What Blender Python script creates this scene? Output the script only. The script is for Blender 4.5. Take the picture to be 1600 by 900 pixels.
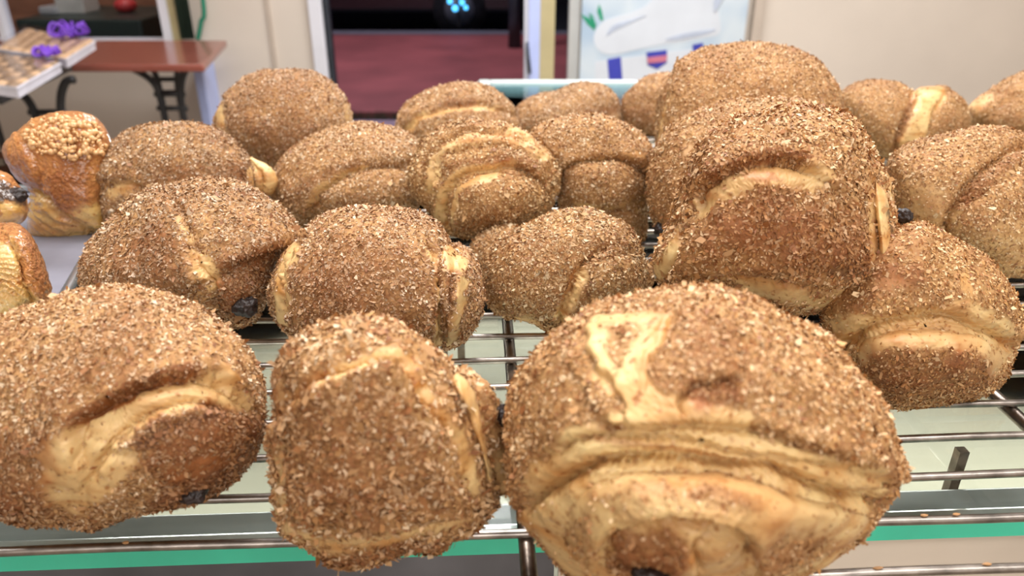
import bpy, bmesh, math, random
import numpy as np
from mathutils import Vector, Matrix

random.seed(7)
RNG = np.random.default_rng(11)
for o in list(bpy.data.objects):
    bpy.data.objects.remove(o)
C = bpy.context.scene.collection

# ------------------------------------------------------------------ camera
F = 1200.0                       # focal length in pixels of a 1600 x 900 frame
PITCH = math.radians(26.0)
CAMZ = 1.21
RZ = 1.0                         # top of the wire rack
CAM = np.array([0.0, 0.0, CAMZ])
FW = np.array([0, math.cos(PITCH), -math.sin(PITCH)])
UP = np.array([0, math.sin(PITCH), math.cos(PITCH)])
RT = np.array([1.0, 0, 0])
cd = bpy.data.cameras.new('camera')
cam = bpy.data.objects.new('camera', cd); C.objects.link(cam)
cam.location = CAM; cam.rotation_euler = (math.pi/2 - PITCH, 0, 0)
cd.sensor_width = 36; cd.lens = 36*F/1600; cd.clip_start = 0.02; cd.clip_end = 60
cd.dof.use_dof = True; cd.dof.focus_distance = 0.36; cd.dof.aperture_fstop = 11
bpy.context.scene.camera = cam

# ------------------------------------------------------------------ light
sc = bpy.context.scene
sc.view_settings.view_transform = 'Standard'; sc.view_settings.look = 'None'
sc.view_settings.gamma = 1; sc.view_settings.use_curve_mapping = False
sc.view_settings.exposure = 0.0
w = bpy.data.worlds.new('night_sky'); sc.world = w; w.use_nodes = True
w.node_tree.nodes['Background'].inputs[0].default_value = (0.02, 0.02, 0.05, 1)
w.node_tree.nodes['Background'].inputs[1].default_value = 0.4

def area(name, loc, sx, sy, power, col, target=None):
    l = bpy.data.lights.new(name, 'AREA'); l.shape = 'RECTANGLE'; l.size = sx; l.size_y = sy
    l.energy = power; l.color = col
    o = bpy.data.objects.new(name, l); C.objects.link(o); o.location = loc
    if target is not None:
        o.rotation_euler = (Vector(target)-Vector(loc)).to_track_quat('-Z', 'Y').to_euler()
    return o
area('ceiling_panel_light', (0.1, 0.75, 2.65), 1.3, 0.6, 35, (1.0, 0.98, 0.96))
area('ceiling_panel_light', (-0.9, 0.2, 2.65), 1.2, 0.6, 13, (0.98, 0.98, 1.0))
area('ceiling_panel_light', (0.9, -0.5, 2.65), 1.2, 0.6, 24, (1.0, 0.97, 0.94))
area('ceiling_panel_light', (0.4, 2.2, 2.65), 1.6, 0.6, 62, (0.96, 0.98, 1.0))
area('street_fill_light', (-1.5, 7.0, 4.5), 1.0, 1.0, 170, (0.95, 0.85, 1.0))  # unseen fill added so the paving outside shows up
area('case_fill_light', (0.05, .31, .945), 1.2, 0.02, 0.6, (1.0, 1.0, .95), (0.0, .9, .90))  # added strip facing back, lifts the dark gaps under the rack
area('kitchen_fill_light', (-1.7, 3.9, 2.4), .8, .5, 14, (1.0, .93, .85))  # added fill, brightens the room behind the left window
area('front_fill_light', (0.1, -1.9, 1.75), 2.4, 1.2, 30, (1.0, 0.98, 0.97), (0, .4, 1.0))  # added fill behind the camera for front faces, no window there
area('case_fill_light', (0.1, .93, .955), 1.3, 0.02, 2.4, (1.0, 1.0, .94), (0.05, .4, .85))  # added strip inside the case, brightens the shelf below the glass

# ------------------------------------------------------------------ helpers
def ray(px, py):
    px = np.asarray(px, float); py = np.asarray(py, float)
    return FW + ((px-800)/F)[..., None]*RT - ((py-450)/F)[..., None]*UP
def at_z(px, py, z):
    r = ray(px, py); return Vector(CAM + r*((z-CAMZ)/r[2]))
def at_y(px, py, y):
    r = ray(px, py); return Vector(CAM + r*(y/r[1]))

def h3(ix, iy, iz, seed):
    n = (ix.astype(np.int64)*73856093) ^ (iy.astype(np.int64)*19349663) ^ (iz.astype(np.int64)*83492791) ^ (seed*2654435)
    n = (n ^ (n >> 13))*1274126177 & 0x7fffffff
    n = (n ^ (n >> 15))*2246822519 & 0x7fffffff
    return (n & 0xffffff)/float(0xffffff)
def vnoise(p, scale, seed=0):
    q = p*scale + 1000.0
    i = np.floor(q); f = q-i; f = f*f*(3-2*f)
    i = i.astype(np.int64); out = 0
    for dx in (0, 1):
        for dy in (0, 1):
            for dz in (0, 1):
                wgt = (f[:, 0] if dx else 1-f[:, 0])*(f[:, 1] if dy else 1-f[:, 1])*(f[:, 2] if dz else 1-f[:, 2])
                out = out + wgt*h3(i[:, 0]+dx, i[:, 1]+dy, i[:, 2]+dz, seed)
    return out*2-1

def link_mesh(name, me, mat, parent=None):
    o = bpy.data.objects.new(name, me); C.objects.link(o)
    if mat: me.materials.append(mat)
    if parent: o.parent = parent
    return o
def tag(o, label=None, cat=None, group=None, kind=None):
    for k, v in (('label', label), ('category', cat), ('group', group), ('kind', kind)):
        if v: o[k] = v
    return o
def empty(name, loc, label, cat, group=None):
    o = bpy.data.objects.new(name, None); C.objects.link(o); o.location = loc; o.empty_display_size = 0.02
    return tag(o, label, cat, group)
def bm_obj(name, bm, mat, parent=None, smooth=False, bevel=0):
    if bevel:
        bmesh.ops.bevel(bm, geom=list(bm.edges), offset=bevel, segments=2, affect='EDGES', profile=.5)
    if parent is not None:
        off = parent.matrix_basis.translation.copy() if parent.parent is None else parent.parent.matrix_basis.translation.copy()
        bmesh.ops.translate(bm, verts=bm.verts, vec=-off)
    me = bpy.data.meshes.new(name); bm.to_mesh(me); bm.free()
    if smooth: me.polygons.foreach_set('use_smooth', [True]*len(me.polygons))
    return link_mesh(name, me, mat, parent)
def box(bm, lo, hi):
    lo = Vector(lo); hi = Vector(hi)
    r = bmesh.ops.create_cube(bm, size=1)
    for v in r['verts']:
        v.co = Vector(((v.co[i]+.5)*(hi[i]-lo[i])+lo[i] for i in range(3)))
    return r['verts']
def prism(bm, pts, dvec):
    a = [bm.verts.new(Vector(p)) for p in pts]; b = [bm.verts.new(Vector(p)+Vector(dvec)) for p in pts]
    bm.faces.new(a); bm.faces.new(list(reversed(b)))
    n = len(a)
    for i in range(n): bm.faces.new((a[i], b[i], b[(i+1) % n], a[(i+1) % n]))
    bmesh.ops.recalc_face_normals(bm, faces=bm.faces)
def tube(bm, pts, r, seg=12, cap=True):
    pts = [Vector(p) for p in pts]; rings = []; up = None
    for i, p in enumerate(pts):
        t = (pts[min(i+1, len(pts)-1)]-pts[max(i-1, 0)]).normalized()
        if up is None: up = t.orthogonal().normalized()
        up = (up - t*up.dot(t)).normalized(); s = t.cross(up)
        rr = r[i] if isinstance(r, (list, tuple)) else r
        rings.append([bm.verts.new(p + (up*math.cos(2*math.pi*k/seg)+s*math.sin(2*math.pi*k/seg))*rr) for k in range(seg)])
    for a, b in zip(rings, rings[1:]):
        for k in range(seg): bm.faces.new((a[k], a[(k+1) % seg], b[(k+1) % seg], b[k]))
    if cap:
        bm.faces.new(list(reversed(rings[0]))); bm.faces.new(rings[-1])
def smooth_curve(pts, n=8):
    pts = [Vector(p) for p in pts]; out = []
    for i in range(len(pts)-1):
        p0, p1, p2, p3 = pts[max(i-1, 0)], pts[i], pts[i+1], pts[min(i+2, len(pts)-1)]
        for k in range(n):
            t = k/n
            out.append(.5*((2*p1)+(p2-p0)*t+(2*p0-5*p1+4*p2-p3)*t*t+(3*p1-p0-3*p2+p3)*t**3))
    out.append(pts[-1]); return out

# ------------------------------------------------------------------ materials
class NT:
    def __init__(s, name):
        s.m = bpy.data.materials.new(name); s.m.use_nodes = True; s.t = s.m.node_tree
        s.b = s.t.nodes['Principled BSDF']; s.out = s.t.nodes['Material Output']
    def n(s, typ, **kw):
        x = s.t.nodes.new(typ)
        for k, v in kw.items():
            if k.startswith('i_'):
                key = k[2:]; key = int(key) if key.isdigit() else key.replace('_', ' ')
                x.inputs[key].default_value = v
            else: setattr(x, k, v)
        return x
    def l(s, a, b): s.t.links.new(a, b)
def mix(nt, fac, a, b):
    m = nt.n('ShaderNodeMix', data_type='RGBA')
    for sock, v in ((m.inputs[0], fac), (m.inputs[6], a), (m.inputs[7], b)):
        if isinstance(v, (tuple, float, int)): sock.default_value = v
        else: nt.l(v, sock)
    return m.outputs[2]
def noise_ramp(nt, scale, cols, detail=3, coord='Object', stretch=None, pos=None):
    tc = nt.n('ShaderNodeTexCoord'); v = tc.outputs[coord]
    if stretch:
        mp = nt.n('ShaderNodeMapping'); mp.inputs['Scale'].default_value = stretch; nt.l(v, mp.inputs[0]); v = mp.outputs[0]
    nz = nt.n('ShaderNodeTexNoise'); nz.inputs['Scale'].default_value = scale; nz.inputs['Detail'].default_value = detail
    nt.l(v, nz.inputs['Vector'])
    r = nt.n('ShaderNodeValToRGB'); nt.l(nz.outputs[0], r.inputs[0])
    n = len(cols); pos = pos or [0.3+0.4*i/(n-1) for i in range(n)]
    while len(r.color_ramp.elements) < n: r.color_ramp.elements.new(.5)
    for i, c in enumerate(cols):
        r.color_ramp.elements[i].position = pos[i]; r.color_ramp.elements[i].color = tuple(c)+(1,)
    return r.outputs[0], nz.outputs[0]
def bump(nt, h, strength, dist):
    b = nt.n('ShaderNodeBump'); b.inputs['Strength'].default_value = strength; b.inputs['Distance'].default_value = dist
    nt.l(h, b.inputs['Height']); nt.l(b.outputs[0], nt.b.inputs['Normal'])
def mat(name, col, rough=.5, metal=0, var=0.12, scale=12, coat=0, bumpd=0, coord='Object', stretch=None):
    nt = NT(name)
    c1 = tuple(max(0, x*(1-var)) for x in col); c2 = tuple(min(1, x*(1+var)) for x in col)
    c, h = noise_ramp(nt, scale, [c1, c2], coord=coord, stretch=stretch)
    nt.l(c, nt.b.inputs['Base Color'])
    nt.b.inputs['Roughness'].default_value = rough; nt.b.inputs['Metallic'].default_value = metal
    nt.b.inputs['Coat Weight'].default_value = coat
    if bumpd: bump(nt, h, .6, bumpd)
    return nt.m
def glass_mat(name, tint, amt=.12, rough=.02, share=1.0):
    nt = NT(name); nt.t.nodes.remove(nt.b)
    tr = nt.n('ShaderNodeBsdfTransparent'); tr.inputs[0].default_value = tint
    gl = nt.n('ShaderNodeBsdfGlossy'); gl.inputs['Roughness'].default_value = rough
    fr = nt.n('ShaderNodeLayerWeight'); fr.inputs[0].default_value = amt
    mx = nt.n('ShaderNodeMixShader'); ml = nt.n('ShaderNodeMath', operation='MULTIPLY'); ml.inputs[1].default_value = share; nt.l(fr.outputs['Fresnel'], ml.inputs[0]); nt.l(ml.outputs[0], mx.inputs[0]); nt.l(tr.outputs[0], mx.inputs[1]); nt.l(gl.outputs[0], mx.inputs[2])
    nt.l(mx.outputs[0], nt.out.inputs[0]); return nt.m
def emis(name, col, st):
    nt = NT(name); nt.b.inputs['Base Color'].default_value = tuple(col)+(1,)
    nt.b.inputs['Emission Color'].default_value = tuple(col)+(1,); nt.b.inputs['Emission Strength'].default_value = st
    return nt.m

def dough_material(name, crumbA, crumbB, bareA, bareB, brown, gloss=.45):
    """attribute Mask: R = bare dough, G = well browned, B = nearly burnt"""
    nt = NT(name)
    at = nt.n('ShaderNodeAttribute', attribute_name='Mask'); sp = nt.n('ShaderNodeSeparateColor'); nt.l(at.outputs['Color'], sp.inputs[0])
    c1, h1 = noise_ramp(nt, 420, [crumbA, crumbB], 4)
    mid = tuple(.35*x+.65*y for x, y in zip(bareA, bareB))
    c2, h2 = noise_ramp(nt, 38, [bareA, mid, bareB], 7, stretch=(.7, 1, 3.0), pos=[.33, .50, .68])
    spk, _h = noise_ramp(nt, 330, [(1, 1, 1), (.50, .27, .12)], 3, pos=[.60, .70])
    mm = nt.n('ShaderNodeMix', data_type='RGBA', blend_type='MULTIPLY'); mm.inputs[0].default_value = .85; nt.l(c2, mm.inputs[6]); nt.l(spk, mm.inputs[7]); c2 = mm.outputs[2]
    c3, h3_ = noise_ramp(nt, 900, [tuple(x*.55 for x in brown), brown], 3)
    crumb = mix(nt, sp.outputs[1], c1, c3)
    # edges of bare areas toast to orange
    tint = mix(nt, sp.outputs[1], c2, (brown[0]*1.15, brown[1]*1.05, brown[2]*.8, 1))
    a = mix(nt, sp.outputs[0], crumb, tint)
    b = mix(nt, sp.outputs[2], a, (.045, .018, .008, 1))
    nt.l(b, nt.b.inputs['Base Color'])
    rg = nt.n('ShaderNodeMapRange'); rg.inputs[3].default_value = .8; rg.inputs[4].default_value = gloss
    nt.l(sp.outputs[0], rg.inputs[0]); nt.l(rg.outputs[0], nt.b.inputs['Roughness'])
    nt.b.inputs['Subsurface Weight'].default_value = .12
    nt.b.inputs['Subsurface Radius'].default_value = (.006, .003, .0015); nt.b.inputs['Subsurface Scale'].default_value = .5
    h = nt.n('ShaderNodeMix', data_type='FLOAT'); nt.l(sp.outputs[0], h.inputs[0]); nt.l(h1, h.inputs[2]); nt.l(h2, h.inputs[3])
    bump(nt, h.outputs[0], .5 if gloss > .3 else 1.0, .0012 if gloss > .3 else .0035)
    return nt.m
M_DOUGH = dough_material('crumbed_dough', (.30, .135, .05), (.52, .295, .11), (.50, .21, .045), (.80, .58, .27), (.31, .11, .032))
M_DOUGH2 = dough_material('glazed_dough', (.44, .15, .03), (.64, .29, .08), (.62, .30, .06), (.80, .55, .20), (.33, .09, .018), .25)
M_DOUGH2.node_tree.nodes['Principled BSDF'].inputs['Coat Weight'].default_value = 1.0
M_DOUGH2.node_tree.nodes['Principled BSDF'].inputs['Coat Roughness'].default_value = .06

def crumb_material():
    nt = NT('crumb_flakes')
    at = nt.n('ShaderNodeAttribute', attribute_name='Col'); nt.l(at.outputs['Color'], nt.b.inputs['Base Color'])
    nt.b.inputs['Roughness'].default_value = .5; nt.b.inputs['Specular IOR Level'].default_value = .35
    return nt.m
M_CRUMB = crumb_material()
M_CHOC = mat('dark_chocolate', (.022, .012, .010), .45, var=.5, scale=300, bumpd=.0015)

# ------------------------------------------------------------------ pastry modelling
def spline_closed(pts, n):
    pts = np.array(pts, float); m = len(pts); out = []
    per = max(4, n//m)
    for i in range(m):
        p0, p1, p2, p3 = pts[i-1], pts[i], pts[(i+1) % m], pts[(i+2) % m]
        for k in range(per):
            t = k/per
            out.append(.5*((2*p1)+(p2-p0)*t+(2*p0-5*p1+4*p2-p3)*t*t+(3*p1-p0-3*p2+p3)*t**3))
    return np.array(out)
def spline_open(pts, per=6):
    pts = np.array(pts, float); out = []
    for i in range(len(pts)-1):
        p0, p1, p2, p3 = pts[max(i-1, 0)], pts[i], pts[i+1], pts[min(i+2, len(pts)-1)]
        for k in range(per):
            t = k/per
            out.append(.5*((2*p1)+(p2-p0)*t+(2*p0-5*p1+4*p2-p3)*t*t+(3*p1-p0-3*p2+p3)*t**3))
    out.append(pts[-1]); return np.array(out)
def polydist(P, line, closed=False):
    """distance and side of points P to a polyline"""
    best = np.full(len(P), 1e9); side = np.ones(len(P)); L = len(line)
    for i in range(L if closed else L-1):
        a = line[i]; b = line[(i+1) % L]; d = b-a; dd = d@d+1e-9
        t = np.clip(((P-a)@d)/dd, 0, 1); q = P-(a+t[:, None]*d)
        ds = np.hypot(q[:, 0], q[:, 1]); m = ds < best
        best = np.where(m, ds, best); s = np.sign(d[0]*q[:, 1]-d[1]*q[:, 0]); side = np.where(m, s, side)
    return best, side
def inpoly(P, poly):
    x, y = P[:, 0], P[:, 1]; ins = np.zeros(len(P), bool); n = len(poly)
    for i in range(n):
        a = poly[i]; b = poly[i-1]
        c = ((a[1] > y) != (b[1] > y)) & (x < (b[0]-a[0])*(y-a[1])/(b[1]-a[1]+1e-12)+a[0])
        ins ^= c
    return ins
def sstep(a, b, x):
    t = np.clip((x-a)/(b-a), 0, 1); return t*t*(3-2*t)

class Shape:
    """an outline seen from the counter, inflated into a full solid loaf that rests on its plane"""
    def __init__(s, outline, center=None, ymul=.85, p=2.5, lift=0., depth=None, sink=.006, tilt=1.0):
        pts = spline_closed(outline, 160)
        s.c = np.array(center if center else pts.mean(0), float)
        d = pts-s.c; th = np.arctan2(d[:, 1], d[:, 0]); r = np.hypot(d[:, 0], d[:, 1])
        s.tg = np.linspace(-math.pi, math.pi, 361)
        o = np.argsort(th); th = th[o]; r = r[o]
        th = np.concatenate([th-2*math.pi, th, th+2*math.pi]); r = np.concatenate([r, r, r])
        R = np.interp(s.tg, th, r)
        k = np.exp(-(np.arange(-6, 7)/2.5)**2); k /= k.sum()
        R = np.convolve(np.concatenate([R[-7:-1], R, R[1:7]]), k, 'valid'); s.R = R; s.p = p
        a = (pts[:, 0].max()-pts[:, 0].min())/2/F; b = (pts[:, 1].max()-pts[:, 1].min())/2/F
        P = PITCH+math.atan((s.c[1]-450)/F); sp_, cp = math.sin(P), math.cos(P)
        y = ymul*a; h2 = (b*b-(y*sp_)**2)/cp**2
        if h2 < (.45*y)**2:
            h2 = (.5*y)**2; y = math.sqrt(max(b*b-h2*cp*cp, (.4*a)**2))/sp_; y = min(y, 1.25*a)
        h = math.sqrt(h2)
        s.k = tilt*sp_*cp*(h2-y*y)/(b*b); s.D = h*y/b
        s.t0 = 1.0; s.zb = -1e9
        TH, PH = np.meshgrid(np.linspace(-math.pi, math.pi, 90), np.linspace(0, math.pi, 50))
        px, py, dep = s.param(TH.ravel(), PH.ravel())
        z = (ray(px, py)*dep[:, None])[:, 2]
        s.t0 = (CAMZ-(RZ+lift-sink))/-z.min() if depth is None else depth
        s.zb = RZ+lift if depth is None else CAMZ+z.min()*s.t0+sink
    def rad(s, th): return np.interp(th, s.tg, s.R)
    def param(s, th, ph):
        sn = np.sin(ph); c = np.maximum(0, 1-sn**s.p)**.5*np.sign(np.cos(ph)); r = s.rad(th)*sn
        px = s.c[0]+np.cos(th)*r; py = s.c[1]+np.sin(th)*r
        v = (s.c[1]-py)/F
        return px, py, s.t0*(1-s.k*v-s.D*c)
    def front(s, px, py):
        d0 = px-s.c[0]; d1 = py-s.c[1]; th = np.arctan2(d1, d0); q = np.clip(np.hypot(d0, d1)/s.rad(th), 0, 1)
        dep = s.t0*(1-s.k*(s.c[1]-py)/F-s.D*np.maximum(0, 1-q**s.p)**.5)
        r = ray(px, py); t = (s.zb-CAMZ)/r[:, 2]
        return np.minimum(dep, t) if s.zb > 0 else dep
    def pt(s, px, py, off=0.0):
        px = np.array([px], float); py = np.array([py], float)
        return CAM+(ray(px, py)*(s.front(px, py)-off)[:, None])[0]

def grid_faces(nt, nph):
    i = np.arange(nph-1)[:, None]*nt; j = np.arange(nt)[None, :]; j2 = (j+1) % nt
    return np.stack([i+j, i+j2, i+nt+j2, i+nt+j], -1).reshape(-1, 4)
def make_mesh(name, V, Fq):
    me = bpy.data.meshes.new(name); me.vertices.add(len(V)); me.vertices.foreach_set('co', V.astype(np.float32).ravel())
    n, k = Fq.shape; me.loops.add(n*k); me.polygons.add(n)
    me.loops.foreach_set('vertex_index', Fq.astype(np.int32).ravel())
    me.polygons.foreach_set('loop_start', np.arange(n, dtype=np.int32)*k)
    me.polygons.foreach_set('loop_total', np.full(n, k, np.int32))
    me.update(calc_edges=True); me.validate(); return me
def vert_normals(V, Fq):
    a = V[Fq[:, 2]]-V[Fq[:, 0]]; b = V[Fq[:, 3]]-V[Fq[:, 1]]; n = np.cross(a, b)
    N = np.zeros_like(V)
    for k in range(4): np.add.at(N, Fq[:, k], n)
    return N/(np.linalg.norm(N, axis=1)[:, None]+1e-12), np.linalg.norm(n, axis=1)/2

def surface(shape, px, py, dep, nth, nph, feats, seed, rough=1.0, scale=1.0):
    """displace and mask a closed latitude/longitude solid; feats are traced folds, bare patches and browned patches"""
    r = ray(px, py)
    V = CAM+r*dep[:, None]
    Fq = grid_faces(nth, nph)
    N, _ = vert_normals(V, Fq)
    cen = V.mean(0)
    if np.mean(np.einsum('ij,ij->i', N, V-cen)) < 0: Fq = Fq[:, ::-1]; N = -N
    facing = np.einsum('ij,ij->i', N, -r) > -.25
    P2 = np.stack([px, py], 1)
    n1 = vnoise(V, 70, seed); n2 = vnoise(V, 190, seed+1); n3 = vnoise(V, 520, seed+2); n4 = vnoise(V, 1300, seed+3)
    mpp = shape.t0/F                       # metres per pixel at the loaf
    W = P2 + np.stack([n2*3+n3*1.6, n1*3+n4*1.6], 1)*(.0006/mpp)
    disp = np.zeros(len(V)); bare = np.zeros(len(V)); brown = np.zeros(len(V)); burn = np.zeros(len(V))
    for f in feats:
        k = f[0]
        if k == 'fold':                    # points, step (mm, + raises the left-hand side walking along), groove (mm), groove width px, reach px
            _, pts, step, gr, gw, reach = f[:6]
            line = spline_open(pts); d, s = polydist(W, line)
            end = np.minimum(np.hypot(*(P2-line[0]).T), np.hypot(*(P2-line[-1]).T)); tp = sstep(0, reach*.9, end+gw)
            g = facing*(.25+.75*tp)
            disp += g*(-s*step*1.45e-3*np.exp(-d/reach)*sstep(0, gw*.55, d)-gr*1.9e-3*np.exp(-(d/gw)**2))
        elif k == 'layers':                # thin parallel leaves of pastry along a line
            _, pts, period, reach, amp = f[:5]
            d, s = polydist(W, spline_open(pts))
            g = facing*np.exp(-(d/reach)**2)
            disp += g*amp*1e-3*(1-2*np.abs(np.sin(math.pi*(d*s/period+n1*.5))))
        elif k in ('bare', 'brown', 'burn', 'crumb'):
            _, poly, soft, amt = f[:4]
            poly = spline_closed(poly, 50); d, _s = polydist(W, poly, True); ins = inpoly(W, poly)
            sd = np.where(ins, d, -d)+(n3*.8+n2*.7)*soft
            m = sstep(-soft, soft, sd)*amt*facing
            if k == 'bare': bare = np.maximum(bare, m); disp -= m*.0006
            elif k == 'brown': brown = np.maximum(brown, m)
            elif k == 'burn': burn = np.maximum(burn, m)
            else: bare = bare*(1-m)
        elif k in ('barel', 'brownl', 'crumbl'):
            _, pts, wd, amt = f[:4]
            d, s = polydist(W, spline_open(pts)); m = sstep(wd*1.25, wd*.7, d+(n3*.35+n2*.25)*wd)*amt*facing
            if k == 'barel': bare = np.maximum(bare, m)
            elif k == 'brownl': brown = np.maximum(brown, m)
            else: bare = bare*(1-m)
        elif k == 'bump':                  # swelling: centre, radius px, mm
            _, c0, rr, a = f[:4]
            dd = np.hypot((px-c0[0])/rr[0], (py-c0[1])/rr[1]); disp += a*1e-3*np.exp(-dd**2)*facing
        elif k == 'patchy':                # broken crumb cover over the whole of a bare region
            thr = f[1]
            bare = bare*(1-.92*sstep(thr, thr+.15, n2*.6+n1*.5+n3*.3))
    brown = np.clip(brown+.5*np.clip(vnoise(V, 38, seed+9)+.5*n1, 0, 1)+.18*np.clip(n2, 0, 1), 0, 1)
    disp += rough*(n1*.0013+n2*.0006+(1-bare*.6)*(n3*.00035+n4*.0002))
    V2 = V+N*disp[:, None]
    low = V2[:, 2] < shape.zb
    V2[low, 2] = shape.zb+np.clip(disp[low], 0, .001)
    return V2, Fq, bare, brown, burn

BUNS = {}
PAL = np.array([(.64, .43, .25), (.54, .33, .165), (.46, .25, .105), (.36, .165, .065), (.78, .61, .42), (.25, .10, .038), (.53, .31, .135)])
def flakes(name, V, Fq, bare, brown, dens, size, parent, off, tone=1.0, seed=0, pal=PAL, mat_=None, prob=(.20, .20, .17, .13, .13, .07, .10)):
    rg = np.random.default_rng(seed)
    a = V[Fq[:, 0]]; b = V[Fq[:, 1]]; c = V[Fq[:, 2]]; d = V[Fq[:, 3]]
    nn = np.cross(c-a, d-b); ar = np.linalg.norm(nn, axis=1)/2; nn = nn/(2*ar[:, None]+1e-15)
    fc = V[Fq].mean(1); view = CAM-fc; view /= np.linalg.norm(view, axis=1)[:, None]
    fb = bare[Fq].mean(1); fr = brown[Fq].mean(1)
    cov = .5+.5*sstep(-.5, .25, vnoise(fc, 90, seed)+.5*vnoise(fc, 260, seed+4))
    wgt = ar*cov*(1-.97*np.clip(fb*1.15, 0, 1))*np.where(np.einsum('ij,ij->i', nn, view) > -.15, 1, .12)*np.where(nn[:, 2] < -.85, .05, 1)
    tot = wgt.sum(); n = int(tot*dens*1.9e6)
    if n < 5: return None
    idx = rg.choice(len(Fq), n, p=wgt/tot)
    u = rg.random((n, 1)); v = rg.random((n, 1))
    A = V[Fq[idx]]; P = (A[:, 0]*(1-u)+A[:, 1]*u)*(1-v)+(A[:, 3]*(1-u)+A[:, 2]*u)*v
    N = nn[idx]
    t = rg.normal(size=(n, 3)); t -= N*np.einsum('ij,ij->i', t, N)[:, None]; t /= np.linalg.norm(t, axis=1)[:, None]
    bt = np.cross(N, t)
    ang = rg.normal(0, .40, n)[:, None]; t2 = t*np.cos(ang)+N*np.sin(ang)
    roll = rg.normal(0, .38, n)[:, None]; b2 = bt*np.cos(roll)+N*np.sin(roll)
    L = size*rg.lognormal(-.22, .36, n)[:, None]*.5; Wd = L*rg.uniform(.3, .75, (n, 1))
    P = P+N*(L*np.abs(np.sin(ang))*.75+.0001)
    j = lambda: rg.uniform(.55, 1.2, (n, 1))
    bend = N*L*rg.uniform(-.35, .35, (n, 1))
    q = np.stack([P-t2*L*j()-b2*Wd*.5*j(), P+b2*Wd*-1*j()+t2*L*.4*j()+bend, P+t2*L*j()+b2*Wd*.3*j(), P+b2*Wd*j()-t2*L*.3*j()-bend*.4], 1)
    ci = rg.choice(len(pal), n, p=prob); col = pal[ci]*rg.uniform(.8, 1.12, (n, 1))
    fr = fr[idx][:, None]
    col = col*(1-fr*.62)+np.array([.25, .095, .030])*fr*.62
    col = np.clip(col*np.array(tone), 0, 1)
    VV = q.reshape(-1, 3)-off; FF = np.arange(n*4).reshape(-1, 4)
    me = make_mesh(name, VV, FF)
    at = me.attributes.new('Col', 'FLOAT_COLOR', 'POINT')
    cc = np.ones((n*4, 4), np.float32); cc[:, :3] = np.repeat(col, 4, axis=0); at.data.foreach_set('color', cc.ravel())
    return link_mesh(name, me, mat_ or M_CRUMB, parent)

def body_mesh(name, V, Fq, bare, brown, burn, parent, off, material):
    me = make_mesh(name, V-off, Fq)
    at = me.attributes.new('Mask', 'FLOAT_COLOR', 'POINT')
    cc = np.ones((len(V), 4), np.float32); cc[:, 0] = bare; cc[:, 1] = brown; cc[:, 2] = burn; at.data.foreach_set('color', cc.ravel())
    me.polygons.foreach_set('use_smooth', np.ones(len(me.polygons), bool))
    return link_mesh(name, me, material, parent)

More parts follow.
